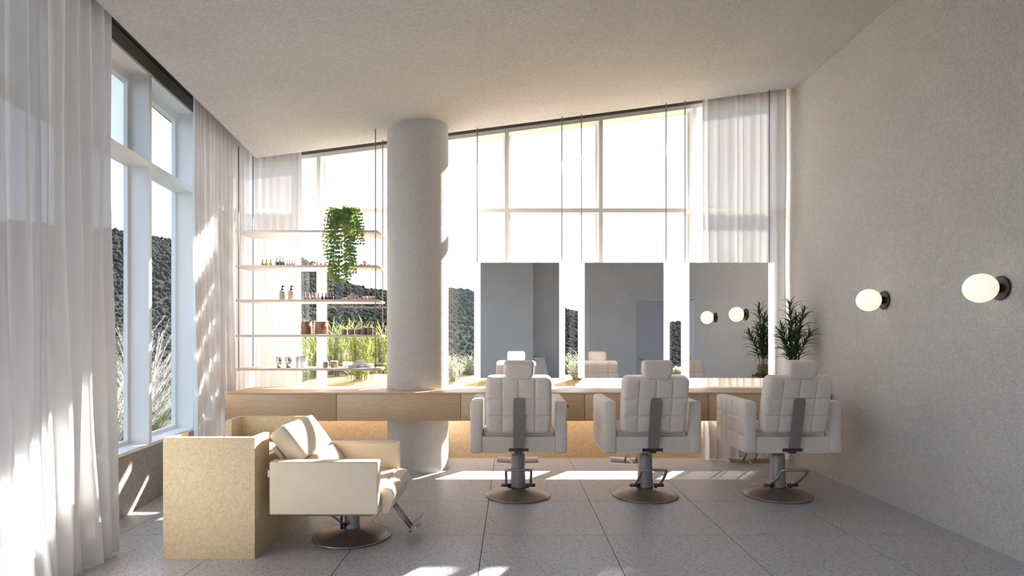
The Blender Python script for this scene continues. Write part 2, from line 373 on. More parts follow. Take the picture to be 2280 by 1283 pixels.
def flat_window(name, label, fx, w, h, n):      # glazed door-height window: frame bars and panes, fx maps (u, d, z) to the room
    e = empty(name, (0, 0, 0)); struct(e, label, 'window')
    def bar(u0, u1, z0, z1, nm, mt, d0=.03, d1=.11):
        MB().hexa([fx(u0, d0, z0), fx(u1, d0, z0), fx(u1, d1, z0), fx(u0, d1, z0), fx(u0, d0, z1), fx(u1, d0, z1), fx(u1, d1, z1), fx(u0, d1, z1)]).build(nm, mt, e)
    for i in range(n + 1):
        c = .025 + (w - .05) * i / n; bar(c - .024, c + .024, .002, h - .002, 'mullion', M['frame'])
    for i in range(n):
        a, b = .025 + (w - .05) * i / n + .0245, .025 + (w - .05) * (i + 1) / n - .0245
        bar(a, b, .002, .06, 'bottom_rail', M['frame']); bar(a, b, h - .06, h - .002, 'top_rail', M['frame'])
        MB().add([fx(a, .07, .06), fx(b, .07, .06), fx(b, .07, h - .06), fx(a, .07, h - .06)], [(0, 1, 2, 3)]).build('pane', M['glass'], e)
flat_window('added_rear_window', 'added glazing in the unseen part of the rear wall, for daylight from behind the camera', lambda u, d, z: (-2.0 + u, -2.0 - d, z), 1.2, 2.9, 2)  # added opening, lets daylight onto the surfaces facing the camera

# left wall: low wall, head and solid part behind the camera
def lbox(m, y0, y1, d0, d1, z0, z1):
    return m.hexa([LW(y0, d0, z0), LW(y0, d1, z0), LW(y1, d1, z0), LW(y1, d0, z0), LW(y0, d0, z1), LW(y0, d1, z1), LW(y1, d1, z1), LW(y1, d0, z1)])
WL0 = -1.93
m = MB(); lbox(m, WL0, YB - .002, .0, .24, 0, SILL - .012); lbox(m, -2.15, WL0, 0, .24, 0, 3.5)
struct(m.build('wall_left', M['lowwall']), 'low speckled sill wall under the left windows', 'wall')
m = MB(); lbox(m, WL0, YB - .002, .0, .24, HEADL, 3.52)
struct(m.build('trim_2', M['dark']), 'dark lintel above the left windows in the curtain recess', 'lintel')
w1 = empty('window_1', (0, 0, 0)); struct(w1, 'tall white framed windows along the left wall', 'window')
m = MB(); lbox(m, WL0, YB - .004, -.012, .24, SILL - .012, SILL + .012); m.build('window_sill', M['frame'], w1)
lm = [4.67 + .82 * i for i in range(-8, 3)]   # inner edges of the fins
bays = []
for i, y in enumerate(lm):
    y1 = min(y, YB - .05)
    m = MB(); lbox(m, y1 - .021, y1 + .021, 0, .19, SILL + .012, HEADL); m.build('mullion', M['frame'], w1)
for i in range(len(lm) - 1):
    a, b = lm[i] + .021, min(lm[i + 1], YB - .05) - .021
    if b - a < .05: continue
    m = MB(); lbox(m, a, b, 0, .17, TR0, TR1); m.build('transom', M['frame'], w1)
    m = MB(); lbox(m, a, b, 0.0, .19, HEADL - .022, HEADL - .001); lbox(m, a, b, .13, .19, HEADL - .10, HEADL - .022)
    m.build('window_head', M['frame'], w1)
    for z0, z1 in ((SILL + .012, TR0), (TR1, HEADL - .10)):
        m = MB(); lbox(m, a, a + .03, .145, .175, z0, z1); lbox(m, b - .03, b, .145, .175, z0, z1)
        lbox(m, a + .03, b - .03, .145, .175, z0, z0 + .03) if z0 < 1 else None
        m.build('pane_frame', M['frame'], w1)
        m = MB(); m.add([LW(a + .03, .16, z0), LW(b - .03, .16, z0), LW(b - .03, .16, z1), LW(a + .03, .16, z1)], [(0, 1, 2, 3)]); m.build('pane', M['glass'], w1)

# back wall: low wall and sloping head, big window
xl = lwx(YB)
m = MB().box(xl - .25, XR + .15, YB, YBO, 0, SILL - .012)
struct(m.build('wall_back', M['backwall']), 'low sand coloured terrazzo wall below the back window', 'wall')
HB = .025
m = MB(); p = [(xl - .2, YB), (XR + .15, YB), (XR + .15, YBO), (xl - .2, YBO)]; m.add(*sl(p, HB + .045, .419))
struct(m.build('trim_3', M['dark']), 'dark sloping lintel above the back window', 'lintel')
w2 = empty('window_2', (0, 0, 0)); struct(w2, 'wide white framed back window with sloping head', 'window')
MB().box(xl - .2, XR + .15, YB - .012, YBO + .03, SILL - .012, SILL + .012).build('window_sill', M['frame'], w2)
m = MB(); m.add(*sl([(xl, YB - .002), (XR + .12, YB - .002), (XR + .12, YBO), (xl, YBO)], HB, HB + .044)); m.build('window_head', M['frame'], w2)
bm_x = [-2.105 + 1.0239 * i for i in range(-1, 6)]; bm_x[0] = xl + .03; bm_x[-1] = XR + .03
for x in bm_x:
    m = MB(); m.hexa([(x - .021, YB, SILL + .012), (x + .021, YB, SILL + .012), (x + .021, YBO, SILL + .012), (x - .021, YBO, SILL + .012),
                      (x - .021, YB, ceil_z(x - .021) + HB), (x + .021, YB, ceil_z(x + .021) + HB), (x + .021, YBO, ceil_z(x + .021) + HB), (x - .021, YBO, ceil_z(x - .021) + HB)])
    m.build('mullion', M['frame'], w2)
for i in range(len(bm_x) - 1):
    a, b = bm_x[i] + .021, bm_x[i + 1] - .021
    MB().box(a, b, YB, YBO - .01, TR0 + .018, TR1 + .012).build('transom', M['frame'], w2)
    y = YBO - .03
    for z0, z1 in ((SILL + .012, None), (TR1 + .012, 1)):
        t0 = (TR0 + .018) if z1 is None else ceil_z(a) + HB; t1 = (TR0 + .018) if z1 is None else ceil_z(b) + HB
        MB().add([(a, y, z0), (b, y, z0), (b, y, t1), (a, y, t0)], [(0, 1, 2, 3)]).build('pane', M['glass'], w2)
        MB().box(a, a + .022, y - .012, y + .012, z0, t0).box(b - .022, b, y - .012, y + .012, z0, t1 - .004).build('pane_frame', M['frame'], w2)

# column
CCX, CCY, CR = -.948, 5.92, .305
col = MB().lathe([(CR, 0), (CR, 3.46)], 72, (CCX, CCY, 0), cap=False)
top = [(CCX + CR * math.cos(2 * math.pi * i / 72), CCY + CR * math.sin(2 * math.pi * i / 72)) for i in range(72)]
o = col.build('column', M['col']); me = o.data
for v in me.vertices:
    if v.co.z > 1: v.co.z = ceil_z(v.co.x) + .03
struct(o, 'round rough plaster column passing through the oak counter', 'column')

# ------------------------------------------------------------------ outside: ground, hills
def outside_ground():
    m = MB(); xs = [-3.9, -3.6] + [-3.2 + .4 * i for i in range(17)] + [5, 8, 14, 30, 60]
    prof = [(6.60, .30), (6.9, .42), (7.4, .62), (8.0, .74), (8.7, .76), (9.5, .70), (11, .45), (14, -.6), (22, -3), (45, -7)]
    vs = []; fs = []
    for j, (y, z) in enumerate(prof):
        for x in xs:
            f = max(0, min(1, (x + 3.9) / .9))
            zz = z * f + (-.25 if z > -.3 else z) * (1 - f) + .03 * noise.noise(Vector((x * 1.3, y * 1.3, 0)))
            vs.append((x, y, zz))
    n = len(xs)
    for j in range(len(prof) - 1):
        for i in range(n - 1): fs.append((j * n + i, j * n + i + 1, (j + 1) * n + i + 1, (j + 1) * n + i))
    m.add(vs, fs, True)
    return m
M['drygrass'] = mat('ochre_dry_grass', (.36, .24, .095), .9, var=(16, .35), bump=(60, .8, .03))
M['hill'] = mat('haze_tinted_forest', (.031, .0335, .0295), 1.0, spec=0, var=(.06, .5))  # desaturated grey green stands in for haze, no volume
struct(outside_ground().build('ground_back', M['drygrass']), 'ochre dry grass bank outside the back window', 'ground')
m = MB(); vs = []; xs = [-3.35, -4.2, -5, -7, -11, -20, -60]; ys = [(-14, 9), (-4, 9), (0, 9), (3, 9), (6.6, 9), (6.61, 9), (11, 9), (14, -.6), (22, -3), (45, -7)]
for y, zp in ys:
    for i, x in enumerate(xs): vs.append((-3.9 if (i == 0 and y > 6.605) else x, y, min(zp, -.25 - (0 if i < 4 else (i - 3) * 1.6))))
n = len(xs); m.add(vs, [(j * n + i, j * n + i + 1, (j + 1) * n + i + 1, (j + 1) * n + i) for j in range(len(ys) - 1) for i in range(n - 1)], True)
M['soil'] = mat('dark_garden_soil', (.09, .085, .06), .95, var=(6, .3), bump=(30, .6, .03))
struct(m.build('ground_left', M['soil']), 'dark planted ground outside the left windows', 'ground')

RIDGE = [(-1500, 470), (-400, 480), (60, 500), (245, 515), (320, 528), (400, 545), (520, 556), (600, 563), (667, 579), (690, 592), (726, 611), (741, 615), (761, 633), (790, 637), (818, 649),
         (857, 651), (930, 640), (1000, 645), (1030, 648), (1055, 655), (1150, 672), (1260, 691), (1288, 700), (1400, 714), (1491, 721), (1700, 728), (2400, 735), (4200, 738)]
def ridge(px):
    for (a, b), (c, d) in zip(RIDGE, RIDGE[1:]):
        if a <= px <= c: return b + (d - b) * (px - a) / (c - a)
    return RIDGE[0][1] if px < RIDGE[0][0] else RIDGE[-1][1]
def hills():
    m = MB(); vs = []; fs = []; NA, NR = 640, 130
    for i in range(NA):
        th = R(-68) + R(134) * i / (NA - 1); px = CX + FPX * math.tan(th)
        el = (HY - ridge(px)) / FPX * math.cos(th)
        Rr = 210 + 40 * math.sin(th * 3.1 + 1)
        hr = CAMH + el * Rr
        for j in range(NR):
            t = j / (NR - 1)
            if t <= .82:
                s = t / .82; r = 42 + (Rr - 42) * s; z = -7 + (hr + 7) * (s ** .85)
            else:
                s = (t - .82) / .18; r = Rr + 60 * s; z = hr - 22 * s * s
            p = Vector((r * math.sin(th), r * math.cos(th), z))
            q = p * .16; am = min(1, .25 + t) * (1 if t < .98 else .3)
            bump = (abs(noise.noise(q * .9)) * 2.1 + abs(noise.noise(q * 2.3)) * 1.0 + noise.noise(p * .03) * 3.0 * (1 - abs(2 * min(1, t / .82) - 1)))
            p.z += (bump * .55 - .4) * am
            vs.append(p)
    for i in range(NA - 1):
        for j in range(NR - 1): fs.append((i * NR + j, (i + 1) * NR + j, (i + 1) * NR + j + 1, i * NR + j + 1))
    m.add(vs, fs, True); return m
hill_mb = hills()
struct(hill_mb.build('hills', M['hill']), 'wooded hills on the horizon, haze put into their grey green colour', 'hill')

def forest():
    import numpy as np
    rng = np.random.default_rng(3); bm = bmesh.new(); bmesh.ops.create_icosphere(bm, subdivisions=1, radius=1.0)
    bm.verts.index_update(); bv = np.array([v.co[:] for v in bm.verts]); bf = np.array([[v.index for v in f.verts] for f in bm.faces]); bm.free()
    NA, NR = 640, 130; V = np.array([tuple(v) for v in hill_mb.v]).reshape(NA, NR, 3); N = 46000
    ia = rng.integers(80, 420, N); jr = (rng.random(N) ** .8 * (NR * .835 - 4) + 4).astype(int)
    c = V[ia, jr] + rng.normal(0, 1.0, (N, 3)) * [1, 1, .25]
    r = (rng.uniform(.0019, .0044, N) * np.hypot(c[:, 0], c[:, 1]))[:, None] * np.array([1, 1, .9])
    vs = bv[None] * r[:, None, :] * rng.uniform(.7, 1.25, (N, len(bv), 1)) + c[:, None, :]
    fs = bf[None] + (np.arange(N) * len(bv))[:, None, None]
    me = bpy.data.meshes.new('hill_forest'); me.from_pydata(vs.reshape(-1, 3).tolist(), [], fs.reshape(-1, 3).tolist()); me.update(); me.shade_smooth(); me.materials.append(M['hill'])
    o = bpy.data.objects.new('hill_forest', me); COL.objects.link(o); return tag(o, 'dense tree canopy covering the hills, in the same haze-tinted colour', 'forest', kind='stuff')
forest()

# ------------------------------------------------------------------ curtains
def curtain(p0, p1, ztop, pleat, amp, seed, flare=.0, gather=0.0, zbot=.012):
    rnd = random.Random(seed); p0 = Vector(p0); p1 = Vector(p1); L = (p1 - p0).length; t = (p1 - p0) / L; nrm = Vector((t.y, -t.x))
    npl = max(3, int(L / pleat)); cols = npl * 10 + 1; NZ = 26
    ph = [0.0]; 
    wid = [rnd.uniform(.55, 1.5) for _ in range(npl)]; tot = sum(wid); edges = [0]
    for w in wid: edges.append(edges[-1] + w / tot)
    am = [rnd.uniform(.55, 1.25) for _ in range(npl)]
    vs = []; fs = []
    for c in range(cols):
        pi, fr = min(c // 10, npl - 1), (c - 10 * min(c // 10, npl - 1)) / 10
        u = edges[pi] + (edges[pi + 1] - edges[pi]) * fr
        off = amp * am[pi] * (math.sin(2 * math.pi * fr - math.pi / 2) * .8 + .25 * math.sin(4 * math.pi * fr + seed)) * (1 if 0 < u < 1 else 1)
        for k in range(NZ):
            h = k / (NZ - 1); s = u * L
            x = p0 + t * s
            zt = ztop(x.x) if callable(ztop) else ztop
            z = zbot + (zt - zbot) * h
            low = (1 - h) ** 3
            o2 = off * (1 - .35 * h + .35 * low) + .018 * math.sin(z * 2.1 + u * 17 + seed) * (1 - h) + flare * low * (0.6 + .4 * math.sin(u * 31 + seed))
            so = .012 * math.sin(z * 3.1 + u * 23) * (1 - h)
            q = x + nrm * o2 + t * so
            vs.append((q.x, q.y, z))
    for c in range(cols - 1):
        for k in range(NZ - 1): fs.append((c * NZ + k, (c + 1) * NZ + k, (c + 1) * NZ + k + 1, c * NZ + k + 1))
    return MB().add(vs, fs, True)
def ctop(x): return ceil_z(x) + .30
def cl(y, off): return (-off - .109 * y, y)
g = 'sheer white curtains'
o = curtain(cl(3.56, 2.055), cl(2.35, 2.055), ctop, .105, .034, 3, flare=-.05).buildraw('sheer_curtain', M['sheer']); o.data.shade_smooth()
tag(o, 'large sheer white curtain in the left foreground, nearest the camera', 'curtain', g)
o = curtain(cl(6.16, 2.16), cl(4.98, 2.16), ctop, .085, .028, 11).buildraw('sheer_curtain', M['sheer']); o.data.shade_smooth()
tag(o, 'sheer white curtain on the left wall beside the oak counter end', 'curtain', g)
o = curtain((-2.90, 6.28), (-2.245, 6.25), ctop, .075, .026, 19).buildraw('sheer_curtain', M['sheer']); o.data.shade_smooth()
tag(o, 'narrow sheer white curtain behind the hanging shelves in the far left corner', 'curtain', g)
o = curtain((2.03, 6.25), (2.925, 6.25), ctop, .085, .03, 27).buildraw('sheer_curtain', M['sheer']); o.data.shade_smooth()
tag(o, 'sheer white curtain at the right end of the back window', 'curtain', g)

# ------------------------------------------------------------------ oak counter around the column
CF, CBK, CZ0, CZ1 = 5.44, 6.13, .535, .80
cx0, cx1 = -2.66, XR - .006
ctr = empty('floating_counter', (0, CF, 0)); tag(ctr, 'long oak floating counter with drawers along the back window', 'counter')
def outline(y0):
    rr = CR + .004; pts = [(cx0, y0), (cx1, y0), (cx1, CBK), (CCX + math.sqrt(rr ** 2 - (CBK - CCY) ** 2), CBK)]
    a0 = math.asin((CBK - CCY) / rr)
    for i in range(1, 40):
        a = a0 - (a0 * 2 + math.pi - 2 * a0 + 2 * a0) * i / 40 if False else a0 - (math.pi + 2 * a0) * i / 40
        pts.append((CCX + rr * math.cos(a), CCY + rr * math.sin(a)))
    pts += [(CCX - math.sqrt(rr ** 2 - (CBK - CCY) ** 2), CBK), (cx0, CBK)]
    return [(x, y - CF) for x, y in pts]
o = MB().prism(outline(CF), CZ1 - .012, CZ1).build('worktop', M['oak'], ctr)
o = MB().prism(outline(CF + .02), CZ0, CZ1 - .012).build('carcass', M['oak'], ctr)
seams = [cx0, ax(749, CF), ax(1025.5, CF), ax(1302, CF), ax(1577.5, CF), cx1]
for a, b in zip(seams, seams[1:]):
    MB().rbox(a + .003, b - .003, 0, .019, CZ0 + .001, CZ1 - .015, .0015, 1).build('drawer_front', M['oak'], ctr)

# ------------------------------------------------------------------ hanging shelves
SF, SBK = 5.72, 6.08
sx0, sx1 = ax(524, SF), ax(840, SF)
SZ = [az(p, SF) for p in (515, 593, 669.5, 748, 823)]
sh = empty('hanging_shelf', ((sx0 + sx1) / 2, (SF + SBK) / 2, SZ[-1])); tag(sh, 'five white shelves hung on steel cables left of the column', 'shelf')
o0 = sh.location
for z in SZ:
    MB().rbox(sx0 - o0.x, sx1 - o0.x, SF - o0.y, SBK - o0.y, z - .011 - o0.z, z + .011 - o0.z, .003, 1).build('shelf_board', M['shelf'], sh)
for x in (sx0 + .022, sx1 - .022):
    for y in (SF + .02, SBK - .02):
        MB().tube([(x - o0.x, y - o0.y, SZ[-1] - .02 - o0.z), (x - o0.x, y - o0.y, ceil_z(x) + .002 - o0.z)], .0055, 6).build('cable', M['cable'], sh)

# ------------------------------------------------------------------ mirrors on cables
MY = 6.05
def mirror_unit(px0, pm0, pm1, px1, pw0, pw1, label):
    z1, z0 = az(585, MY), az(842, MY); xa, xb, xc, xd = [ax(p, MY) for p in (px0, pm0, pm1, px1)]
    e = empty('hanging_mirror', ((xa + xd) / 2, MY, z0)); tag(e, label, 'mirror', 'lit mirrors hung above the counter')
    ox = e.location.x; oz = z0
    MB().box(xb - ox, xc - ox, 0, .006, 0, z1 - oz).build('mirror_glass', M['mirror'], e)
    MB().box(xb - ox, xc - ox, .0065, .045, .004, z1 - oz - .004).build('back_panel', M['bracket'], e)
    for a, b in ((xa, xb - .001), (xc + .001, xd)):
        MB().rbox(a - ox, b - ox, -.004, .045, 0, z1 - oz, .004, 2).build('light_panel', M['led'], e)
    for p in (pw0, pw1):
        x = ax(p, MY)
        MB().tube([(x - ox, .02, z1 - oz - .005), (x - ox, .02, ceil_z(x) + .002 - oz)], .0055, 6).build('cable', M['cable'], e)
mirror_unit(1056, 1070, 1245, 1258, 1062.5, 1251.5, 'mirror with lit white sides hung nearest the round column')
mirror_unit(1288, 1302, 1477.5, 1491, 1295, 1484, 'middle one of three mirrors with lit white sides')
mirror_unit(1519, 1535, 1710.5, 1724.5, 1526.5, 1715, 'mirror with lit white sides nearest the right wall, reflecting two lamps')

# ------------------------------------------------------------------ upholstery helper: slab with quilting grooves
def quilt_slab(W, H, T, cols, rows, rc=.03, re=.02, front=True, back=True, puff=.006, depth=.009, n=(40, 36), rcb=None):
    """slab in local x (width) / z (height), thickness along y; seams given as fractions"""
    m = MB(); nx, nz = n
    def surf(sgn, quilt):
        vs = []
        for j in range(nz + 1):
            for i in range(nx + 1):
                u, v = i / nx, j / nz
                u = .5 - .5 * math.cos(math.pi * u) if False else u
                x, z = (u - .5) * W, (v - .5) * H
                e = min(W / 2 - abs(x), H / 2 - abs(z))
                r = rcb if (rcb and z < 0) else rc
                qx, qz = abs(x) - (W / 2 - r), abs(z) - (H / 2 - r)
                X, Z = x, z
                if qx > 0 and qz > 0:
                    L = math.hypot(qx, qz); s = max(qx, qz) / L
                    X = math.copysign(W / 2 - r + qx * s, x); Z = math.copysign(H / 2 - r + qz * s, z)
                t = T / 2 - re + re * math.sqrt(max(0, 1 - (1 - min(e / re, 1)) ** 2))
                if quilt:
                    dx = min([abs(u - c) * W for c in cols] + [1]); dz = min([abs(v - c) * H for c in rows] + [1])
                    dd = min(dx, dz)
                    k = min(1, e / .03)
                    t += k * (-depth * math.exp(-(dd / .006) ** 2) + puff * (1 - math.exp(-(min(dx, dz, e) / .03) ** 2)))
                vs.append((X, sgn * t, Z))
        return vs
    a = surf(-1, back); b = surf(1, front); N = len(a); w = nx + 1
    vs = a + b; fs = []
    for j in range(nz):
        for i in range(nx):
            q = (j * w + i, j * w + i + 1, (j + 1) * w + i + 1, (j + 1) * w + i)
            fs.append(q); fs.append(tuple(N + k for k in reversed(q)))
    ring = [i for i in range(w)] + [j * w + nx for j in range(1, nz + 1)] + [nz * w + i for i in range(nx - 1, -1, -1)] + [j * w for j in range(nz - 1, 0, -1)]
    for i in range(len(ring)):
        p, q = ring[i], ring[(i + 1) % len(ring)]; fs.append((p, N + p, N + q, q))
    m.add(vs, fs, True); return m
def xf(m, M4):
    m.v = [tuple(M4 @ Vector(p)) for p in m.v]; return m
def rounded(w, h, r, seg=5):
    pts = []
    for cx, cy, a0 in ((w / 2 - r, h / 2 - r, 0), (-w / 2 + r, h / 2 - r, 90), (-w / 2 + r, -h / 2 + r, 180), (w / 2 - r, -h / 2 + r, 270)):
        for i in range(seg + 1):
            a = R(a0 + 90 * i / seg); pts.append((cx + r * math.cos(a), cy + r * math.sin(a)))
    return pts
def densify(path, n=5):     # Catmull-Rom
    P = [Vector(p) for p in path]; out = []
    for i in range(len(P) - 1):
        a, b, c, d = P[max(i - 1, 0)], P[i], P[i + 1], P[min(i + 2, len(P) - 1)]
        for k in range(n):
            t = k / n; out.append(.5 * ((2 * b) + (c - a) * t + (2 * a - 5 * b + 4 * c - d) * t * t + (3 * b - a - 3 * c + d) * t ** 3))
    out.append(P[-1]); return out

# ------------------------------------------------------------------ styling chair (local: +y toward the mirrors)
def styling_chair():
    c = empty('styling_chair')
    # domed base
    r = .272
    prof = [(r - .012, 0), (r, .004), (r, .009), (r * .96, .014)] + [(r * t, .014 + .058 * (1 - t ** 1.8)) for t in (.9, .8, .7, .6, .5, .4, .32, .25)]
    MB().lathe(prof, 64).build('base', M['basefin'], c)
    colm = MB().lathe([(.066, .066), (.066, .08), (.060, .20), (.057, .335), (.052, .343), (.030, .345), (.028, .41)], 36).build('hydraulic_column', M['pump'], c)
    sharp(colm)
    MB().lathe([(.0672, .068), (.0672, .074)], 36, cap=False).build('column_ring', M['darkm'], colm)
    # foot pedal: two pivots and a U bar toward the camera
    ped = empty('foot_pedal'); ped.parent = c
    bar = densify([(-.105, -.06, .098), (-.098, -.22, .19), (-.098, -.30, .262), (-.085, -.325, .278), (0, -.33, .281), (.085, -.325, .278), (.098, -.30, .262), (.098, -.22, .19), (.105, -.06, .098)], 5)
    MB().tube(bar, .0105, 10).build('pedal_bar', M['steel'], ped)
    for s in (-1, 1):
        MB().tube([(s * .058, -.06, .096), (s * .138, -.06, .096)], .013, 12).build('pivot', M['darkm'], ped)
        MB().tube([(s * .075, -.06, .075), (s * .075, -.06, .096)], .012, 8).build('pivot_lug', M['darkm'], ped)
    # under-seat bracket and seat
    MB().box(-.078, .078, -.255, .12, .41, .432).box(-.03, .03, -.262, -.2, .396, .41).build('seat_bracket', M['darkm'], c)
    rear = [(-.286, .40), (-.083, .40), (-.083, .438), (.083, .438), (.083, .40), (.286, .40), (.286, .528), (-.286, .528)]
    sb = MB().prism(rear, -.272, -.225, 'y'); sb.box(-.286, -.24, -.225, .30, .40, .50); sb.box(.24, .286, -.225, .30, .40, .50); sb.box(-.24, .24, -.2, .30, .436, .50)
    MB.build(sb, 'seat_box', M['velvet'], c)
    MB().rbox(-.284, .284, -.222, .36, .502, .575, .025, 4).build('seat', M['velvet'], c)
    # arms: quilted slabs
    for s in (-1, 1):
        a = quilt_slab(.65, .412, .093, (.22, .41, .60, .79), (.33, .66), .022, .018, front=(s > 0), back=(s < 0), n=(104, 66), depth=.008, puff=.004)
        # slab x -> y, y -> s-facing
        Mx = Matrix(((0, 1, 0, 0), (1, 0, 0, 0), (0, 0, 1, 0), (0, 0, 0, 1)))
        xf(a, Matrix.Translation((s * .3335, .045, .602)) @ Mx)
        o = a.build('arm', M['velvet'], c)
    # back
    T = Matrix.Translation((0, -.30, .79)) @ Matrix.Rotation(R(15), 4, 'X')
    b = xf(quilt_slab(.512, .462, .115, (.25, .5, .75), (.325, .63), .05, .035, n=(96, 84), depth=.009, puff=.005), T)
    bk = b.build('backrest', M['velvet'], c)
    h = xf(quilt_slab(.232, .142, .10, (), (), .028, .03, front=False, back=False, n=(28, 22), rcb=.062), Matrix.Translation((0, -.40, 1.062)) @ Matrix.Rotation(R(13), 4, 'X'))
    h.build('headrest', M['velvet'], c)
    for s in (-1, 1): MB().box(s * .044 - .006, s * .044 + .006, -.386, -.378, .96, 1.03).build('headrest_post', M['darkm'], c)
    # bracket plate
    pl = [(-.0425, -.405), (.0425, -.405), (.0425, -.02), (.034, 0), (-.034, 0), (-.0425, -.02)]
    yb = MB().prism(pl, -.006, .006, 'y'); xf(yb, Matrix.Translation((0, -.385, .838)) @ Matrix.Rotation(R(13), 4, 'X'))
    br = yb.build('back_bracket', M['bracket'], c)
    for (x, z) in ((0, -.017), (-.032, -.155), (.032, -.155)):
        s = MB().lathe([(.005, 0), (.004, .003)], 10, M4=Matrix.Translation((0, -.385, .838)) @ Matrix.Rotation(R(13), 4, 'X') @ Matrix.Translation((x, -.006, z)) @ Matrix.Rotation(R(90), 4, 'X'))
        s.build('screw', M['steel'], br)
    # foot rest
    ft = empty('footrest'); ft.parent = c
    for s in (-1, 1): MB().tube(densify([(s * .05, .25, .425), (s * .05, .42, .36), (s * .05, .56, .20), (s * .05, .60, .165)], 4), .010, 8).build('footrest_rod', M['steel'], ft)
    fp = []
    for s in (-1, 1):
        Tm = Matrix.Translation((s * .10, .60, .165)) @ Matrix.Rotation(R(-s * 4), 4, 'Y') @ Matrix.Rotation(R(14), 4, 'X')
        MB().rbox(-.094, .094, -.055, .055, -.008, .008, .006, 2, M4=Tm).build('foot_plate', M['steel'], ft)
    MB().tube([(.36, .03, .735), (.398, .03, .735)], .008, 8).lathe([(.004, 0), (.014, .004), (.014, .02), (.006, .026)], 12, M4=Matrix.Translation((.396, .03, .735)) @ Matrix.Rotation(R(90), 4, 'Y')).build('recline_knob', M['darkm'], c)
    return c
ch = styling_chair()
spots = [(.052, 4.88, 'quilted beige styling chair in front of the mirror nearest the column'),
         (1.105, 4.88, 'quilted beige styling chair, middle one of the three facing the mirrors'),
         (2.205, 4.88, 'quilted beige styling chair beside the right plaster wall')]
for i, (x, y, lb) in enumerate(spots):
    o = ch if i == 0 else copy_tree(ch)
    o.location = (x, y, 0); tag(o, lb, 'chair', 'styling chairs facing the mirrors')

# ------------------------------------------------------------------ backwash unit and its chair
U = (-2.057, -1.517, 3.463, 4.44)
un = empty('backwash_unit', ((U[0] + U[1]) / 2, (U[2] + U[3]) / 2, 0)); tag(un, 'sand coloured terrazzo wash unit beside the cream armchair', 'wash unit')
ux, uy = un.location.x, un.location.y
def ub(m, a, b, c, d, e, f): return m.box(a - ux, b - ux, c - uy, d - uy, e, f)
t = .035; zt, zn = .715, .572
def endwall(y0, y1, s):
    # U-shaped end: outer panel with two short returns
    a, b = U[0], U[1]
    if s > 0: pts = [(a, y0), (b, y0), (b, y1), (b - t, y1), (b - t, y0 + t), (a + t, y0 + t), (a + t, y1), (a, y1)]
    else: pts = [(a, y0), (a + t, y0), (a + t, y1 - t), (b - t, y1 - t), (b - t, y0), (b, y0), (b, y1), (a, y1)]
    return MB().prism([(x - ux, y - uy) for x, y in pts], 0, zt)
endwall(U[2], 3.67, 1).build('end_panel', M['sand'], un)
endwall(4.235, U[3], -1).build('end_panel', M['sand'], un)
for a, b in ((U[0], U[0] + t), (U[1] - t, U[1])):
    ub(MB(), a, b, 3.67, 4.235, 0, zn).build('side_panel', M['sand'], un)
ub(MB(), U[0] + t, U[1] - t, U[2] + t, 3.60, .60, .70).build('inner_ledge', M['sand'], un)
ub(MB(), U[0] + t, U[1] - t, 3.60, U[3] - t, .30, .34).build('inner_deck', M['sand'], un)
bowl = MB().lathe([(.06, -.16), (.15, -.13), (.20, -.05), (.215, .02), (.225, .03), (.235, .02), (.235, -.19), (.06, -.20)], 40, (-1.79 - ux, 3.96 - uy, .54), cap=False).build('basin', M['white_cer'], un)
MB().lathe([(.022, 0), (.022, .006)], 16, (-1.79 - ux, 3.96 - uy, .38)).build('drain', M['steel'], bowl)
MB().tube(densify([(-1.98 - ux, 3.96 - uy, .34), (-1.985 - ux, 3.96 - uy, .58), (-1.95 - ux, 3.96 - uy, .64), (-1.90 - ux, 3.96 - uy, .62)], 4), .012, 8).build('faucet', M['steel'], un)

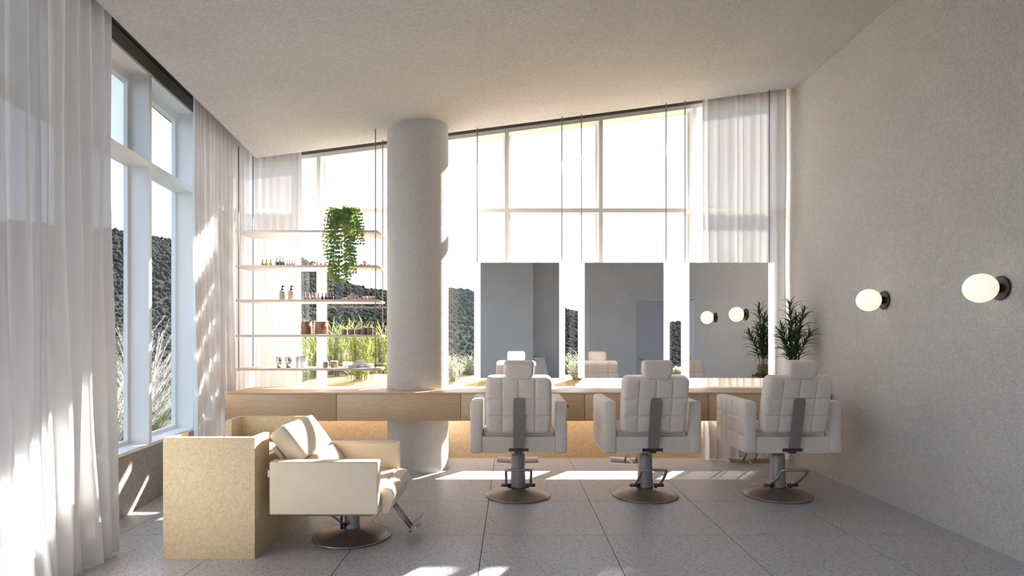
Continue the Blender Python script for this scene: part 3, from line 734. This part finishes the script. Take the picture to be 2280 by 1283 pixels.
def wash_chair():
    c = empty('wash_chair', (-1.05, 3.86, 0), R(-90)); tag(c, 'cream reclined armchair leaning back into the terrazzo wash unit', 'chair')
    r = .252
    MB().lathe([(r - .01, 0), (r, .004), (r, .012), (r * .985, .016), (r * .92, .012), (r * .90, .016)] + [(r * t_, .016 + .045 * (1 - (t_ / .9) ** 1.7)) for t_ in (.8, .7, .6, .5, .4, .3, .24)], 64).build('base', M['basefin'], c)
    k = MB().lathe([(.052, .055), (.05, .07), (.047, .17), (.047, .235)], 32).build('hydraulic_column', M['pump'], c)
    # pump lever (toward camera-left in the photo): local -y is world -x ; local +x is world -y (toward camera)
    lv = empty('pump_lever'); lv.parent = c
    MB().tube([(.085, -.02, .10), (.10, -.20, .235)], .008, 8).build('lever_rod', M['steel'], lv)
    MB().tube([(.06, -.02, .10), (.12, -.02, .10)], .012, 10).build('lever_pivot', M['darkm'], lv)
    MB().tube([(.05, -.055, .065), (.05, -.055, .235)], .008, 8).build('lever_post', M['darkm'], lv)
    # seat frame and seat
    MB().box(-.27, .27, -.30, .20, .215, .26).build('seat_frame', M['darkm'], c)
    s = MB().rbox(-.277, .277, -.28, .245, .262, .388, .02, 4)
    s.build('seat', M['leather'], c)
    # sloping front of the seat cushion
    prof = [(.248, .225), (.292, .225), (.318, .28), (.335, .345), (.318, .378), (.285, .388), (.248, .388)]
    pp = [Vector((a, b, 0)) for a, b in prof]
    m = MB().prism([(p.x, p.y) for p in pp], -.272, .272, 'x'); o = m.build('seat_front', M['leather'], c)
    bv = o.modifiers.new('bevel', 'BEVEL'); bv.width = .012; bv.segments = 3; bv.angle_limit = R(50)
    for s_ in (-1, 1):
        MB().rbox(s_ * .325 - .042, s_ * .325 + .042, -.395, .252, .25, .567, .010, 3).build('arm', M['leather'], c)
        MB().box(s_ * .325 - .02, s_ * .325 + .02, -.412, -.392, .47, .51).build('hinge_block', M['leather'], c)
    # reclined back: two cushions
    ang = R(37)
    def cush(c0, H, W, T): return xf(quilt_slab(W, H, T, (), (), .02, .022, front=False, back=False, n=(30, 26)), Matrix.Translation(c0) @ Matrix.Rotation(ang, 4, 'X'))
    d = Vector((0, -math.sin(ang), math.cos(ang))); nf = Vector((0, math.cos(ang), math.sin(ang)))
    b0 = Vector((0, -.168, .43))
    def pillow(c0, H, W, T):
        m = cush(c0, H, W, T); Mi = (Matrix.Translation(c0) @ Matrix.Rotation(ang, 4, 'X')); inv = Mi.inverted(); out = []
        for p in m.v:
            q = inv @ Vector(p); fx = 1 - (2 * q.x / W) ** 2; fz = 1 - (2 * q.z / H) ** 2
            if q.y > 0: q.y += .022 * max(0, fx) * max(0, fz)
            out.append(tuple(Mi @ q))
        m.v = out; return m
    pillow(b0 + d * .06, .15, .52, .115).build('lower_back_cushion', M['leather'], c)
    pillow(b0 + d * .262, .25, .52, .12).build('upper_back_cushion', M['leather'], c)
    sp = xf(MB().box(-.24, .24, -.012, .012, -.05, .26), Matrix.Translation(b0 - nf * .08 + d * .05) @ Matrix.Rotation(ang, 4, 'X'))
    sp.build('back_plate', M['leather'], c)
    # foot rest rods and plate
    ft = empty('footrest'); ft.parent = c
    for s_ in (-1, 1):
        MB().tube([(s_ * .03 + .02, .27, .235), (s_ * .03 + .02, .395, .065)], .009, 8).build('footrest_rod', M['steel'], ft)
    Tm = Matrix.Translation((.02, .430, .095)) @ Matrix.Rotation(R(38), 4, 'X')
    MB().prism([(x, y) for x, y in rounded(.26, .10, .045)], -.008, .008).build('foot_plate', M['steel'], ft)
    o = [k_ for k_ in kids(ft) if k_.name.startswith('foot_plate')][0]; o.matrix_local = Tm
    for i in range(5):
        g_ = MB().box(-.10 + .05 * i - .003, -.10 + .05 * i + .003, -.04, .04, .0082, .011).build('tread_rib', M['steel'], ft); g_.matrix_local = Tm
    return c
wash_chair()

# ------------------------------------------------------------------ wall lamps
for (px, py, lb) in ((1970, 668, 'opal globe wall lamp on the right wall, nearer the styling chairs'), (2230, 643, 'opal globe wall lamp on the right wall, nearer the camera')):
    Y = XR * FPX / (px - CX); z = 1.605
    e = empty('wall_lamp', (XR, Y, z)); tag(e, lb, 'lamp', 'globe wall lamps')
    Tx = Matrix.Rotation(R(-90), 4, 'Y')
    sharp(MB().lathe([(.070, .001), (.073, .006), (.073, .013), (.070, .016), (.030, .018)], 40, M4=Tx).build('back_plate', M['bronze'], e))
    sharp(MB().lathe([(.030, .018), (.030, .05), (.026, .054)], 24, M4=Tx).build('neck', M['bronze'], e))
    MB().lathe([(.088 * math.sin(R(a)), .128 - .090 * math.cos(R(a))) for a in range(6, 180, 8)], 40, M4=Tx).build('globe', M['globe'], e)
    ld = bpy.data.lights.new('lamp_glow', 'POINT'); ld.energy = 1.4; ld.color = (1, .72, .42); ld.shadow_soft_size = .09
    lo = bpy.data.objects.new('lamp_glow', ld); COL.objects.link(lo); lo.parent = e; lo.location = (-.128, 0, 0)
    for ob in kids(e):
        if ob.name.startswith('globe'): ob.visible_shadow = True

# ------------------------------------------------------------------ things on the shelves
ITEM_Y = 5.84
def liq(name, col, rough=.15, a=.0): return mat(name, col, rough)
G = {}
G['clear'] = thin_glass('clear_bottle_glass', (.90, .90, .88), .12)
G['oil'] = liq('yellow_oil', (.42, .36, .06)); G['smoke'] = liq('smoky_liquid', (.16, .14, .13)); G['blush'] = liq('blush_liquid', (.55, .38, .36))
G['pale'] = liq('pale_liquid', (.50, .44, .40)); G['pink'] = liq('pink_lacquer', (.66, .35, .33)); G['amber'] = liq('amber_lacquer', (.45, .30, .08)); G['wine'] = liq('dark_wine_lacquer', (.10, .025, .03))
G['beige'] = liq('beige_bottle', (.50, .42, .35), .35); G['black'] = liq('black_plastic', (.015, .015, .015), .3); G['silvercap'] = mat('frosted_grey_cap', (.30, .285, .27), .35, .2)
G['copper'] = liq('copper_wax', (.42, .16, .09), .35); G['brown'] = liq('brown_jar', (.27, .20, .15), .3); G['white'] = liq('white_lid', (.78, .75, .73), .35)
G['chrome'] = mat('polished_silver', (.75, .74, .73), .12, 1.0); G['soap'] = mat('pink_soap', (.66, .44, .44), .55); G['lilac'] = mat('pale_lilac_card', (.60, .57, .62), .6)
ORD = ['first', 'second', 'third', 'fourth', 'fifth', 'sixth']
def item(name, px, row, Y=ITEM_Y):
    return empty(name, (ax(px, Y), Y, SZ[row] + .0112))
PX = ITEM_Y / FPX
def vial(name, px, row, w, h, liqk, capk, label, cat, group, neck=.35, Y=ITEM_Y):
    e = item(name, px, row, Y); tag(e, label, cat, group); r = w * PX / 2; H = h * PX; hb = H * .52
    sharp(MB().lathe([(r * .92, 0), (r, .002), (r, hb * .8), (r * .8, hb * .92), (r * neck, hb)], 16).build('bottle_body', G[liqk], e))
    sharp(MB().lathe([(r * neck * 1.15, hb), (r * neck * 1.15, hb + .004), (r * neck, hb + .006), (r * neck * .85, H * .97), (r * neck * .6, H)], 12).build('cap', G[capk], e))
    return e
# second shelf: bottles
for i, p in enumerate((585, 593.5, 603)):
    vial('oil_bottle', p, 1, 8, 16, 'oil', 'silvercap', 'small yellow oil bottle, %s from the left on the second shelf' % ORD[i], 'bottle', 'yellow oil bottles', .4)
for i, (p, h) in enumerate(((616.5, 21), (624, 24), (631, 21))):
    vial('dropper_bottle', p, 1, 7.5, h, 'smoke', 'silvercap', 'tall smoky dropper bottle, %s from the left of the three on the second shelf' % ORD[i], 'bottle', 'smoky dropper bottles', .35)
for i, p in enumerate((639.5, 645.5, 651.5, 657)):
    vial('serum_bottle', p, 1, 5.5, 16, 'pale', 'silvercap', 'pale serum bottle, %s of four beside the smoky bottles' % ORD[i], 'bottle', 'pale serum bottles', .35)
for i, p in enumerate((697.4, 706.4, 715, 724.3)):
    vial('nail_polish', p, 1, 6.5, 15.5, 'pink', 'silvercap', 'pink nail polish bottle, %s from the left before the window on the second shelf' % ORD[i], 'bottle', 'pink nail polishes', .34)
for i, p in enumerate((733.5, 743)):
    vial('nail_polish', p, 1, 6.5, 15, 'amber', 'silvercap', 'amber nail polish bottle just left of the hanging plant, %s of two' % ORD[i], 'bottle', 'amber nail polishes', .34)
def soap(px, row, lift, w, h, label, group, Y=ITEM_Y, rz=0):
    o = MB().rbox(-w / 2, w / 2, -w * .42, w * .42, 0, h, h * .42, 3).build('soap_bar', G['soap'])
    o.location = (ax(px, Y), Y, SZ[row] + .0112 + lift); o.rotation_euler = (0, 0, rz); tag(o, label, 'soap', group)
for i, (p, l) in enumerate(((804, 0), (812.5, 0), (821, 0))): soap(p, 1, l, .036, .026, 'pink soap, %s from the left under the small pile on the second shelf' % ORD[i], 'soap pile on the second shelf', rz=.2 * i)
soap(812, 1, .0265, .04, .03, 'pink soap lying on top of the pile on the second shelf', 'soap pile on the second shelf', rz=.5)
# third shelf
for i, p in enumerate((629, 648.7)):
    e = item('pump_bottle', p, 2); tag(e, 'beige pump bottle with black pump, %s one of the pair' % ('left' if i == 0 else 'right'), 'bottle', 'pump bottles')
    r = 7 * PX; hb = 22.5 * PX
    MB().lathe([(r * .9, 0), (r, .004), (r, hb * .78), (r * .9, hb * .88), (r * .6, hb * .96), (r * .36, hb)], 24).build('bottle_body', G['beige'], e)
    pm = MB().lathe([(r * .42, hb), (r * .42, hb + .014), (r * .2, hb + .018), (r * .16, hb + .03), (r * .36, hb + .032), (r * .34, hb + .044)], 16).build('pump', G['black'], e)
    MB().tube([(0, 0, hb + .039), (r * .9, -.004, hb + .038), (r * 1.0, -.005, hb + .032)], .0028, 6).build('nozzle', G['black'], pm)
for i, p in enumerate((677.5, 686)):
    vial('cream_bottle', p, 2, 8.5, 17.5, 'pale', 'silvercap', 'pale bottle with clear cap, %s of two on the third shelf' % ORD[i], 'bottle', 'pale bottles on the third shelf', .75)
for i, p in enumerate((694.5, 701.5, 709)):
    vial('rose_bottle', p, 2, 7, 17.5 if i < 2 else 15.5, 'blush', 'silvercap', 'rose coloured bottle, %s of three on the third shelf' % ORD[i], 'bottle', 'rose bottles on the third shelf', .7)
for i, p in enumerate((717.5, 726, 733.5, 740)):
    vial('dark_polish', p, 2, 7.2, 17, 'wine', 'black', 'dark wine polish with black cap, %s of four on the third shelf' % ORD[i], 'bottle', 'dark polishes on the third shelf', .4)
base3 = [(767, 0), (775.5, 0), (784, 0), (792.5, 0), (801, 0)]
for i, (p, l) in enumerate(base3): soap(p, 2, 0, .037, .024, 'pink soap bar in the bottom layer of the third shelf pile, %s from left' % ORD[i], 'soap pile on the third shelf', rz=.3 * i)
for i, p in enumerate((776.5, 785, 793.5)): soap(p, 2, .0245, .034, .022, 'pink soap bar in the middle layer of the third shelf pile, %s from left' % ORD[i], 'soap pile on the third shelf', rz=.4 * i)
soap(785, 2, .047, .036, .022, 'pink soap bar crowning the third shelf pile', 'soap pile on the third shelf', rz=.3)
def jar(name, px, row, w, h, bodyk, lidk, label, group, Y=ITEM_Y, lid=.14):
    e = item(name, px, row, Y); tag(e, label, 'jar', group); r = w * PX / 2; H = h * PX
    sharp(MB().lathe([(r * .94, 0), (r, .003), (r, H * (1 - lid))], 28).build('jar_body', G[bodyk], e))
    sharp(MB().lathe([(r * 1.03, H * (1 - lid)), (r * 1.03, H - .002), (r * .98, H)], 28).build('lid', G[lidk], e)); return e
for i, p in enumerate((813.5, 828)): jar('cream_jar', p, 2, 12, 8.5, 'pink', 'white', 'small pink jar with white lid, %s of two on the third shelf' % ORD[i], 'pink cream jars', lid=.28)
# fourth shelf
for i, (p, w) in enumerate(((682, 26), (715.5, 31))):
    e = item('candle_jar', p, 3); tag(e, 'large copper candle in clear glass, %s one' % ('narrower left' if i == 0 else 'wider right'), 'candle', 'copper candles')
    r = w * PX / 2; H = 31 * PX
    MB().lathe([(r * .88, .006), (r * .88, H * .93)], 36).build('wax', G['copper'], e)
    MB().lathe([(r, 0), (r, H)], 36, cap=False).build('glass_jar', G['clear'], e)
    MB().lathe([(r, 0), (r, .004)], 36).build('glass_foot', G['clear'], e)
for i, (p, w, h) in enumerate(((766.5, 13, 13), (782, 13.5, 13), (797, 12.5, 13))): jar('brown_jar', p, 3, w, h, 'brown', 'white', 'short brown jar with pale lid, %s of three on the fourth shelf' % ORD[i], 'short brown jars', lid=.1)
for i, (p, w, h) in enumerate(((810.5, 12.5, 16.5), (823.5, 14, 17))): jar('brown_jar', p, 3, w, h, 'brown', 'white', 'taller brown jar near the cable on the fourth shelf, %s of two' % ORD[i], 'taller brown jars', lid=.08)
# fifth shelf
for i, (p, w, h, k_, lb) in enumerate(((622, 16, 24, 'chrome', 'polished silver tumbler at the left of the lowest shelf'), (643.5, 19, 24, 'chrome', 'polished silver tumbler second from left on the lowest shelf'), (662.5, 9, 25, 'white', 'slim white tumbler on the lowest shelf'), (676.5, 18, 27, 'white', 'white tumbler by the curtain edge on the lowest shelf'))):
    e = item('tumbler', p, 4); tag(e, lb, 'cup', 'tumblers on the lowest shelf'); r = w * PX / 2; H = h * PX
    MB().lathe([(r * .70, .006), (r, H), (r * .93, H), (r * .66, .012)], 28).build('cup', G[k_], e)
    MB().lathe([(r * .55, 0), (r * .70, .0065)], 20).build('foot', G['black'] if k_ == 'chrome' else G['white'], e)
for i, (p, w, h) in enumerate(((725, 12, 14), (744, 15.5, 15.5))): jar('brown_jar', p, 4, w, h, 'brown', 'white', '%s brown jar with white lid on the lowest shelf' % ('smaller' if i == 0 else 'larger'), 'brown jars on the lowest shelf', lid=.12)
jar('white_tin', 775, 4, 20, 10.5, 'white', 'white', 'round white tin on the lowest shelf', None, Y=5.92, lid=.2) if False else None
e = item('white_tin', 774, 4, 5.93); tag(e, 'round white tin behind the lilac box on the lowest shelf', 'tin')
MB().lathe([(.040, 0), (.044, .004), (.046, .045)], 32).build('tin_body', G['white'], e); MB().lathe([(.048, .034), (.048, .052), (.045, .054)], 32, cap=True).build('tin_lid', G['white'], e)
def cbox(px, Y, lift, w, d, h, label, k_='lilac'):
    e = item('gift_box', px, 4, Y); e.location.z += lift; tag(e, label, 'box', 'small boxes on the lowest shelf')
    MB().rbox(-w / 2, w / 2, -d / 2, d / 2, 0, h * .66, .003, 1).build('box_base', G[k_], e); MB().rbox(-w / 2 - .002, w / 2 + .002, -d / 2 - .002, d / 2 + .002, h * .66, h, .003, 1).build('box_lid', G[k_], e)
cbox(785, 5.80, 0, .075, .06, .028, 'low lilac box in front of the white tin on the lowest shelf')
cbox(803, 5.86, 0, .088, .075, .030, 'lower of two stacked lilac boxes on the lowest shelf')
cbox(803, 5.86, .0305, .080, .068, .042, 'upper of two stacked lilac boxes on the lowest shelf')
cbox(822, 5.88, 0, .072, .06, .034, 'pale box nearest the column on the lowest shelf', 'white')

# ------------------------------------------------------------------ hanging plant on the top shelf
hp = empty('trailing_plant', (-1.62, 5.80, SZ[0] + .0112)); tag(hp, 'trailing green plant with round leaves spilling over the top shelf', 'plant')
MB().lathe([(.058, 0), (.062, .004), (.075, .11), (.072, .115), (.066, .105), (.05, .10)], 28).build('pot', M['clay'], hp)
rnd = random.Random(5)
def leaf_disc(m, c, d, r):
    # slightly cupped round leaf, 7 vertices
    d = d.normalized(); a = d.orthogonal().normalized(); b = d.cross(a); ph = rnd.uniform(0, 6)
    vs = [c + d * r * .22]; 
    for i in range(7):
        t_ = ph + 2 * math.pi * i / 7; vs.append(c + (a * math.cos(t_) + b * math.sin(t_) * .9) * r)
    m.add(vs, [(0, 1 + i, 1 + (i + 1) % 7) for i in range(7)], True)
def vine(path):
    st = MB().tube(densify(path, 4), .0013, 5); pts = densify(path, 14); L = 0; m = MB(); acc = 0; side = 1
    o = st.build('vine', M['stem'], hp)
    for a, b in zip(pts, pts[1:]):
        acc += (b - a).length
        if acc > .026:
            acc = 0; side *= -1
            for s in (1, -1):
                dv = Vector((s * rnd.uniform(.6, 1), -rnd.uniform(.3, 1.0), rnd.uniform(-.2, .5)))
                leaf_disc(m, b + Vector((s * rnd.uniform(.010, .018), rnd.uniform(-.012, .006), rnd.uniform(-.005, .005))), Vector((rnd.uniform(-.5, .5), -1, rnd.uniform(.0, .9))), rnd.uniform(.0105, .0165))
    if m.v:
        f = m.buildraw('leaves', M['plant'], o); f['kind'] = 'stuff'
FRONT = SF - 5.80 - .03
for i in range(22):
    x = -.165 + .33 * (i + rnd.uniform(-.4, .4)) / 21; f = abs(x) / .165
    prof = 1 - .9 * min(1, max(0, (abs(x + .01) - .05) / .12)) * rnd.uniform(.3, 1)
    zb = -.12 - .48 * rnd.random() ** .8 * max(.25, prof)
    if x > .11: zb = -.02 - .15 * rnd.random()
    s = .055 * (x / .165)
    yo = FRONT - rnd.uniform(0, .05)
    vine([(s, -.03, .10), (s * 1.6, -.045, .15 + .06 * rnd.random()), (x * .8, (yo - .05) * .7, .14 + .06 * rnd.random()), (x, yo, .05), (x + rnd.uniform(-.015, .015), yo, (zb) * .5), (x + rnd.uniform(-.02, .02), yo, zb)])
for i, (x, zb) in enumerate(((-.115, -.59), (-.10, -.50), (-.05, -.52), (.02, -.50), (.035, -.56), (.07, -.47), (.085, -.44), (-.07, -.45))):
    yo = FRONT - .02 - .01 * (i % 3)
    vine([(x * .4, -.03, .10), (x * .6, -.06, .15), (x, yo, .06), (x, yo, zb * .4), (x + rnd.uniform(-.02, .02), yo, zb)])
for i in range(20):
    a = rnd.uniform(0, 2 * math.pi); r = rnd.uniform(.05, .15); top = rnd.uniform(.14, .27)
    vine([(.03 * math.cos(a), .03 * math.sin(a), .10), (.5 * r * math.cos(a), .5 * r * math.sin(a), top), (r * math.cos(a), .8 * r * math.sin(a), top * .75 + .01), (r * 1.1 * math.cos(a), .85 * r * math.sin(a), max(.03, top * .3))])

# ------------------------------------------------------------------ leafy canes in a vase on the counter
vp = empty('vase_plant', (2.73, 5.717, CZ1 + .001)); tag(vp, 'dark leafy canes in a glass vase on the counter by the right wall', 'plant')
M['smoked'] = thin_glass('smoked_glass', (.55, .50, .46), .1)
MB().lathe([(.050, .0), (.058, .004), (.060, .22)], 28, cap=False).lathe([(.050, 0), (.050, .004)], 28).build('vase', M['smoked'], vp)
MB().lathe([(.052, .005), (.054, .11)], 24).build('water', thin_glass('vase_water', (.75, .80, .74), .05), vp)
lm_ = MB(); nseg = 5; vs = []; fs = []
for i in range(nseg + 1):
    t_ = i / nseg; w_ = .0075 * math.sin(math.pi * min(1, t_ * .86 + .12)) ** .8; z_ = .02 * math.sin(t_ * 2.2) - .03 * t_ * t_
    vs += [(-w_, t_ * .12, z_ + .002), (0, t_ * .12, z_ - .0015), (w_, t_ * .12, z_ + .002)]
for i in range(nseg):
    for k_ in range(2): fs.append((i * 3 + k_, i * 3 + k_ + 1, i * 3 + k_ + 4, i * 3 + k_ + 3))
leaf_me = lm_.add(vs, fs, True).buildraw('leaf_template', M['palm']); lmesh = leaf_me.data; lmesh.name = 'leaf'; bpy.data.objects.remove(leaf_me)
rv = random.Random(21)
canes = [(-.115, -.03, .60), (-.075, .03, .66), (-.035, -.02, .90), (.0, .03, .80), (.015, -.03, .76), (.07, .0, .70), (.115, .02, .83), (.14, -.02, .60), (-.02, .02, .62)]
for i, (dx, dy, h) in enumerate(canes):
    path = densify([(dx * .12, dy * .3, .02), (dx * .3, dy * .6, .25), (dx * .65, dy, .25 + (h - .25) * .5), (dx * 1.05, dy * 1.2, h - .07)], 6)
    cn = MB().tube(path, .004, 6, [.0045 - .002 * k_ / (len(path) - 1) for k_ in range(len(path))]).build('cane', M['stem'], vp)
    nl = 38 if h > .7 else 31
    for j in range(nl):
        f = .36 + .64 * j / (nl - 1); k_ = min(len(path) - 2, int(f * (len(path) - 1))); P = path[k_].lerp(path[k_ + 1], f * (len(path) - 1) - k_) if k_ < len(path) - 1 else path[-1]
        D = (path[k_ + 1] - path[k_]).normalized()
        az_ = j * 2.4 + rv.uniform(-.4, .4); el = R(rv.uniform(28, 55) + 25 * max(0, f - .8) / .2)
        side = D.orthogonal().normalized(); side = Matrix.Rotation(az_, 3, D) @ side
        yv = (side * math.cos(el) + D * math.sin(el)).normalized(); xv = yv.cross(D).normalized(); zv = xv.cross(yv)
        s = rv.uniform(.8, 1.3) * (1 - .25 * max(0, f - .85) / .15)
        mt = Matrix(((xv.x, yv.x, zv.x, 0), (xv.y, yv.y, zv.y, 0), (xv.z, yv.z, zv.z, 0), (0, 0, 0, 1))) @ Matrix.Scale(s, 4); mt.translation = P
        inst('leaf', lmesh, cn, mt)
e = empty('glass_jar', (2.60, 5.86, CZ1 + .001)); tag(e, 'smoked glass jar on the counter beside the vase of canes', 'jar')
MB().lathe([(.045, 0), (.048, .004), (.048, .10)], 24, cap=False).lathe([(.045, 0), (.045, .004)], 24).build('jar_body', M['smoked'], e)
MB().lathe([(.050, .10), (.050, .115), (.012, .118), (.014, .135)], 24).build('lid', M['darkm'], e)

# ------------------------------------------------------------------ cords on the floor at the right
def cord(pts, name, label, r=.004):
    o = MB().tube(densify(pts, 6), r, 6).build(name, M['cord']); tag(o, label, 'cord'); return o
pts = []
for k_ in range(26):
    a = k_ * .62; rr = .13 + .015 * math.sin(k_ * 1.7); pts.append((2.38 + rr * 1.25 * math.cos(a), 6.02 + rr * .35 * math.sin(a), .008 + .0022 * k_))
cord(pts + [(2.62, 6.02, .05), (2.76, 6.05, .02), (2.86, 6.10, .2), (2.87, 6.10, .53)], 'power_cord', 'coiled pale power cord on the floor below the counter', .0045)

# ------------------------------------------------------------------ reception desk behind the camera, seen only in the mirrors
rd = empty('reception_desk', (1.0, -2.15, 0)); tag(rd, 'pale reception desk with slanted side reflected in the mirror nearest the column', 'desk')
MB().prism([(-.45, 0), (-.02, 0), (-.22, .80), (-.45, .80)], -.3, .3, 'y').build('desk_body', M['frame'], rd)
MB().rbox(-.47, -.20, -.33, .33, .802, .84, .005, 1).build('desk_top', M['frame'], rd)

# ------------------------------------------------------------------ garden plants outside
def blade(m, base, d, L, w, droop, seg=4):
    d = Vector(d).normalized(); side = d.cross(Vector((0, 0, 1))); side = side.normalized() if side.length > .01 else Vector((1, 0, 0))
    vs = []; fs = []; p = Vector(base); st = L / seg; dd = d.copy()
    for i in range(seg + 1):
        t_ = i / seg; ww = w * (1 - t_) ** .6 * (.5 + min(.5, t_ * 2)); vs += [p - side * ww, p + side * ww]
        p = p + dd * st; dd = (dd + Vector((0, 0, -droop / seg))).normalized()
    for i in range(seg): fs.append((2 * i, 2 * i + 1, 2 * i + 3, 2 * i + 2))
    m.add(vs, fs, True); return vs
def bamboo(x, y, z, h, spread, n, seed, label):
    r_ = random.Random(seed); e = empty('leafy_shrub', (x, y, z)); tag(e, label, 'shrub', 'yellow green shrubs outside')
    st = MB(); lf = MB()
    for i in range(n):
        a = r_.uniform(0, 6.28); R0 = spread * .5 * r_.random(); b0 = Vector((R0 * math.cos(a), R0 * .4 * math.sin(a), 0)); hh = h * r_.uniform(.55, 1.0)
        tip = b0 + Vector((r_.uniform(-.5, .5) * spread * .6, r_.uniform(-.3, .3) * spread * .4, hh)); path = densify([b0, b0.lerp(tip, .5) + Vector((r_.uniform(-.03, .03), 0, 0)), tip], 4)
        st.tube(path, .004, 5)
        for k_ in range(18):
            f = .12 + .88 * k_ / 17; P = b0.lerp(tip, f); aa = r_.uniform(0, 6.28)
            blade(lf, P, (math.cos(aa) * .75, math.sin(aa) * .5, r_.uniform(.3, 1.1)), r_.uniform(.10, .19), .0075, r_.uniform(.2, .9), 3)
    st.build('stems', M['stem'], e); lf.buildraw('foliage', M['bamboo'], e, 'stuff')
def gz(x, y):
    prof = [(6.60, .30), (6.9, .42), (7.4, .62), (8.0, .74), (8.7, .76), (9.5, .70), (11, .45)]
    for (a, b), (c, d_) in zip(prof, prof[1:]):
        if a <= y <= c: return b + (d_ - b) * (y - a) / (c - a) - .04
    return .3
bx = [(655, 8.0, .78, 'yellow green shrub outside behind the candle jars'), (703, 9.2, .84, 'yellow green shrub outside at the narrow window pane'), (752, 8.6, .80, 'yellow green shrub outside below the trailing plant'),
      (797, 8.0, .84, 'yellow green shrub outside behind the brown jars'), (846, 9.2, .86, 'yellow green shrub outside just left of the column')]
for i, (px, y, h, lb) in enumerate(bx): bamboo(ax(px, y), y, gz(0, y), h, .46, 40, 40 + i, lb)
def shrub(x, y, z, h, w, n, seed, label, m_, name='garden_shrub', lw=.006, ll=.06, grp='grey green shrubs outside'):
    r_ = random.Random(seed); e = empty(name, (x, y, z)); tag(e, label, 'shrub', grp); st = MB(); lf = MB()
    for i in range(n):
        a = r_.uniform(0, 6.28); rr = math.sqrt(r_.random()); tip = Vector((rr * math.cos(a) * w / 2, rr * math.sin(a) * w / 3, h * r_.uniform(.55, 1) * math.sqrt(max(.1, 1 - .6 * rr * rr)))); b0 = Vector((tip.x * .25, tip.y * .25, 0))
        st.tube([b0, b0.lerp(tip, .6), tip], .003, 4)
        for k_ in range(16):
            P = b0.lerp(tip, .25 + .75 * k_ / 15); aa = r_.uniform(0, 6.28)
            blade(lf, P, (math.cos(aa) * .8, math.sin(aa) * .8, r_.uniform(.2, 1.2)), ll * r_.uniform(.6, 1.2), lw, .2, 2)
    st.build('stems', M['stem'], e); lf.buildraw('foliage', m_, e, 'stuff')
M['pale'] = leafm('silvery_leaf', (.42, .44, .32), (.62, .62, .50), .5, 6)
sp = [(1008, 8.0, .40, .40, M['pale'], 'silvery shrub outside just right of the column'), (1046, 8.7, .36, .42, M['shrub'], 'grey green shrub outside left of the first mirror'), (1110, 8.0, .38, .5, M['shrub'], 'grey green shrub outside behind the first mirror'),
      (1262, 8.9, .40, .36, M['shrub'], 'grey green shrub outside between the first two mirrors'), (1285, 8.0, .42, .34, M['pale'], 'silvery shrub outside at the left edge of the middle mirror'),
      (1400, 8.6, .30, .5, M['shrub'], 'grey green shrub outside behind the middle mirror'), (1505, 8.8, .16, .3, M['pale'], 'low silvery shrub outside between the last two mirrors'), (960, 8.9, .4, .5, M['shrub'], 'grey green shrub outside behind the column')]
for i, (px, y, h, w, mm, lb) in enumerate(sp): shrub(ax(px, y), y, gz(0, y), h, w, 60, 80 + i, lb, mm)
def feather(x, y, z, h, w, n, seed, label):
    r_ = random.Random(seed); e = empty('feather_grass', (x, y, z)); tag(e, label, 'grass', 'feather grasses outside')
    bl = MB(); plm = MB()
    for i in range(n * 3):
        a = r_.uniform(0, 6.28); blade(bl, (r_.uniform(-.1, .1), r_.uniform(-.1, .1), 0), (math.cos(a) * .5, math.sin(a) * .5, 1), h * r_.uniform(.4, .7), .006, 1.0, 5)
    bl.buildraw('grass_blades', M['grass'], e, 'stuff')
    for i in range(n):
        a = r_.uniform(0, 6.28); lean = r_.uniform(.05, .55); L = h * r_.uniform(.6, 1.08); d = Vector((math.cos(a) * lean, math.sin(a) * lean, 1)).normalized()
        p = Vector((r_.uniform(-.08, .08), r_.uniform(-.08, .08), 0)); pts = [p.copy()]; NS = 14; dd = d.copy()
        for k_ in range(NS):
            p = p + dd * (L / NS); pts.append(p.copy()); dd = (dd + Vector((math.cos(a), math.sin(a), -.6)) * .035).normalized()
        plm.tube(pts, .0022, 3)
        for k_ in range(120):
            f = .42 + .58 * k_ / 119; q = f * NS; i0 = min(NS - 1, int(q)); P = pts[i0].lerp(pts[i0 + 1], q - i0); D = (pts[i0 + 1] - pts[i0]).normalized()
            sd = Vector((r_.uniform(-1, 1), r_.uniform(-1, 1), r_.uniform(-1, 1))); sd = (sd - D * sd.dot(D)).normalized()
            hl = .065 * (1 - .5 * (f - .42) / .58) * r_.uniform(.6, 1.1); v = (D * .75 + sd * .65).normalized(); wv = D.cross(sd) * .0022
            plm.add([P - wv, P + wv, P + v * hl], [(0, 1, 2)])
    plm.buildraw('plumes', M['plume'], e, 'stuff')
fg = [(-4.15, 5.95, 1.80, 84, 'white feather grass outside the nearer left pane'), (-5.05, 8.05, 1.95, 84, 'white feather grass outside the farther left pane')]
for i, (x, y, h, n, lb) in enumerate(fg): feather(x, y, -.25, h, .8, n, 120 + i, lb)
hd = [(-4.75, 6.95, .55, 'dark low shrub between the two feather grasses'), (-3.62, 4.75, .62, 'dark low shrub outside the nearer left pane'), (-3.72, 6.95, .72, 'dark low shrub outside the farther left pane'), (-6.4, 7.6, 1.1, 'tall dark shrub at the rear of the left garden')]
for i, (x, y, h, lb) in enumerate(hd): shrub(x, y, -.25, h, .75 if h < 1 else 1.4, 130, 140 + i, lb, M['hedge'], 'dark_shrub', .016, .11, 'dark shrubs in the left garden')
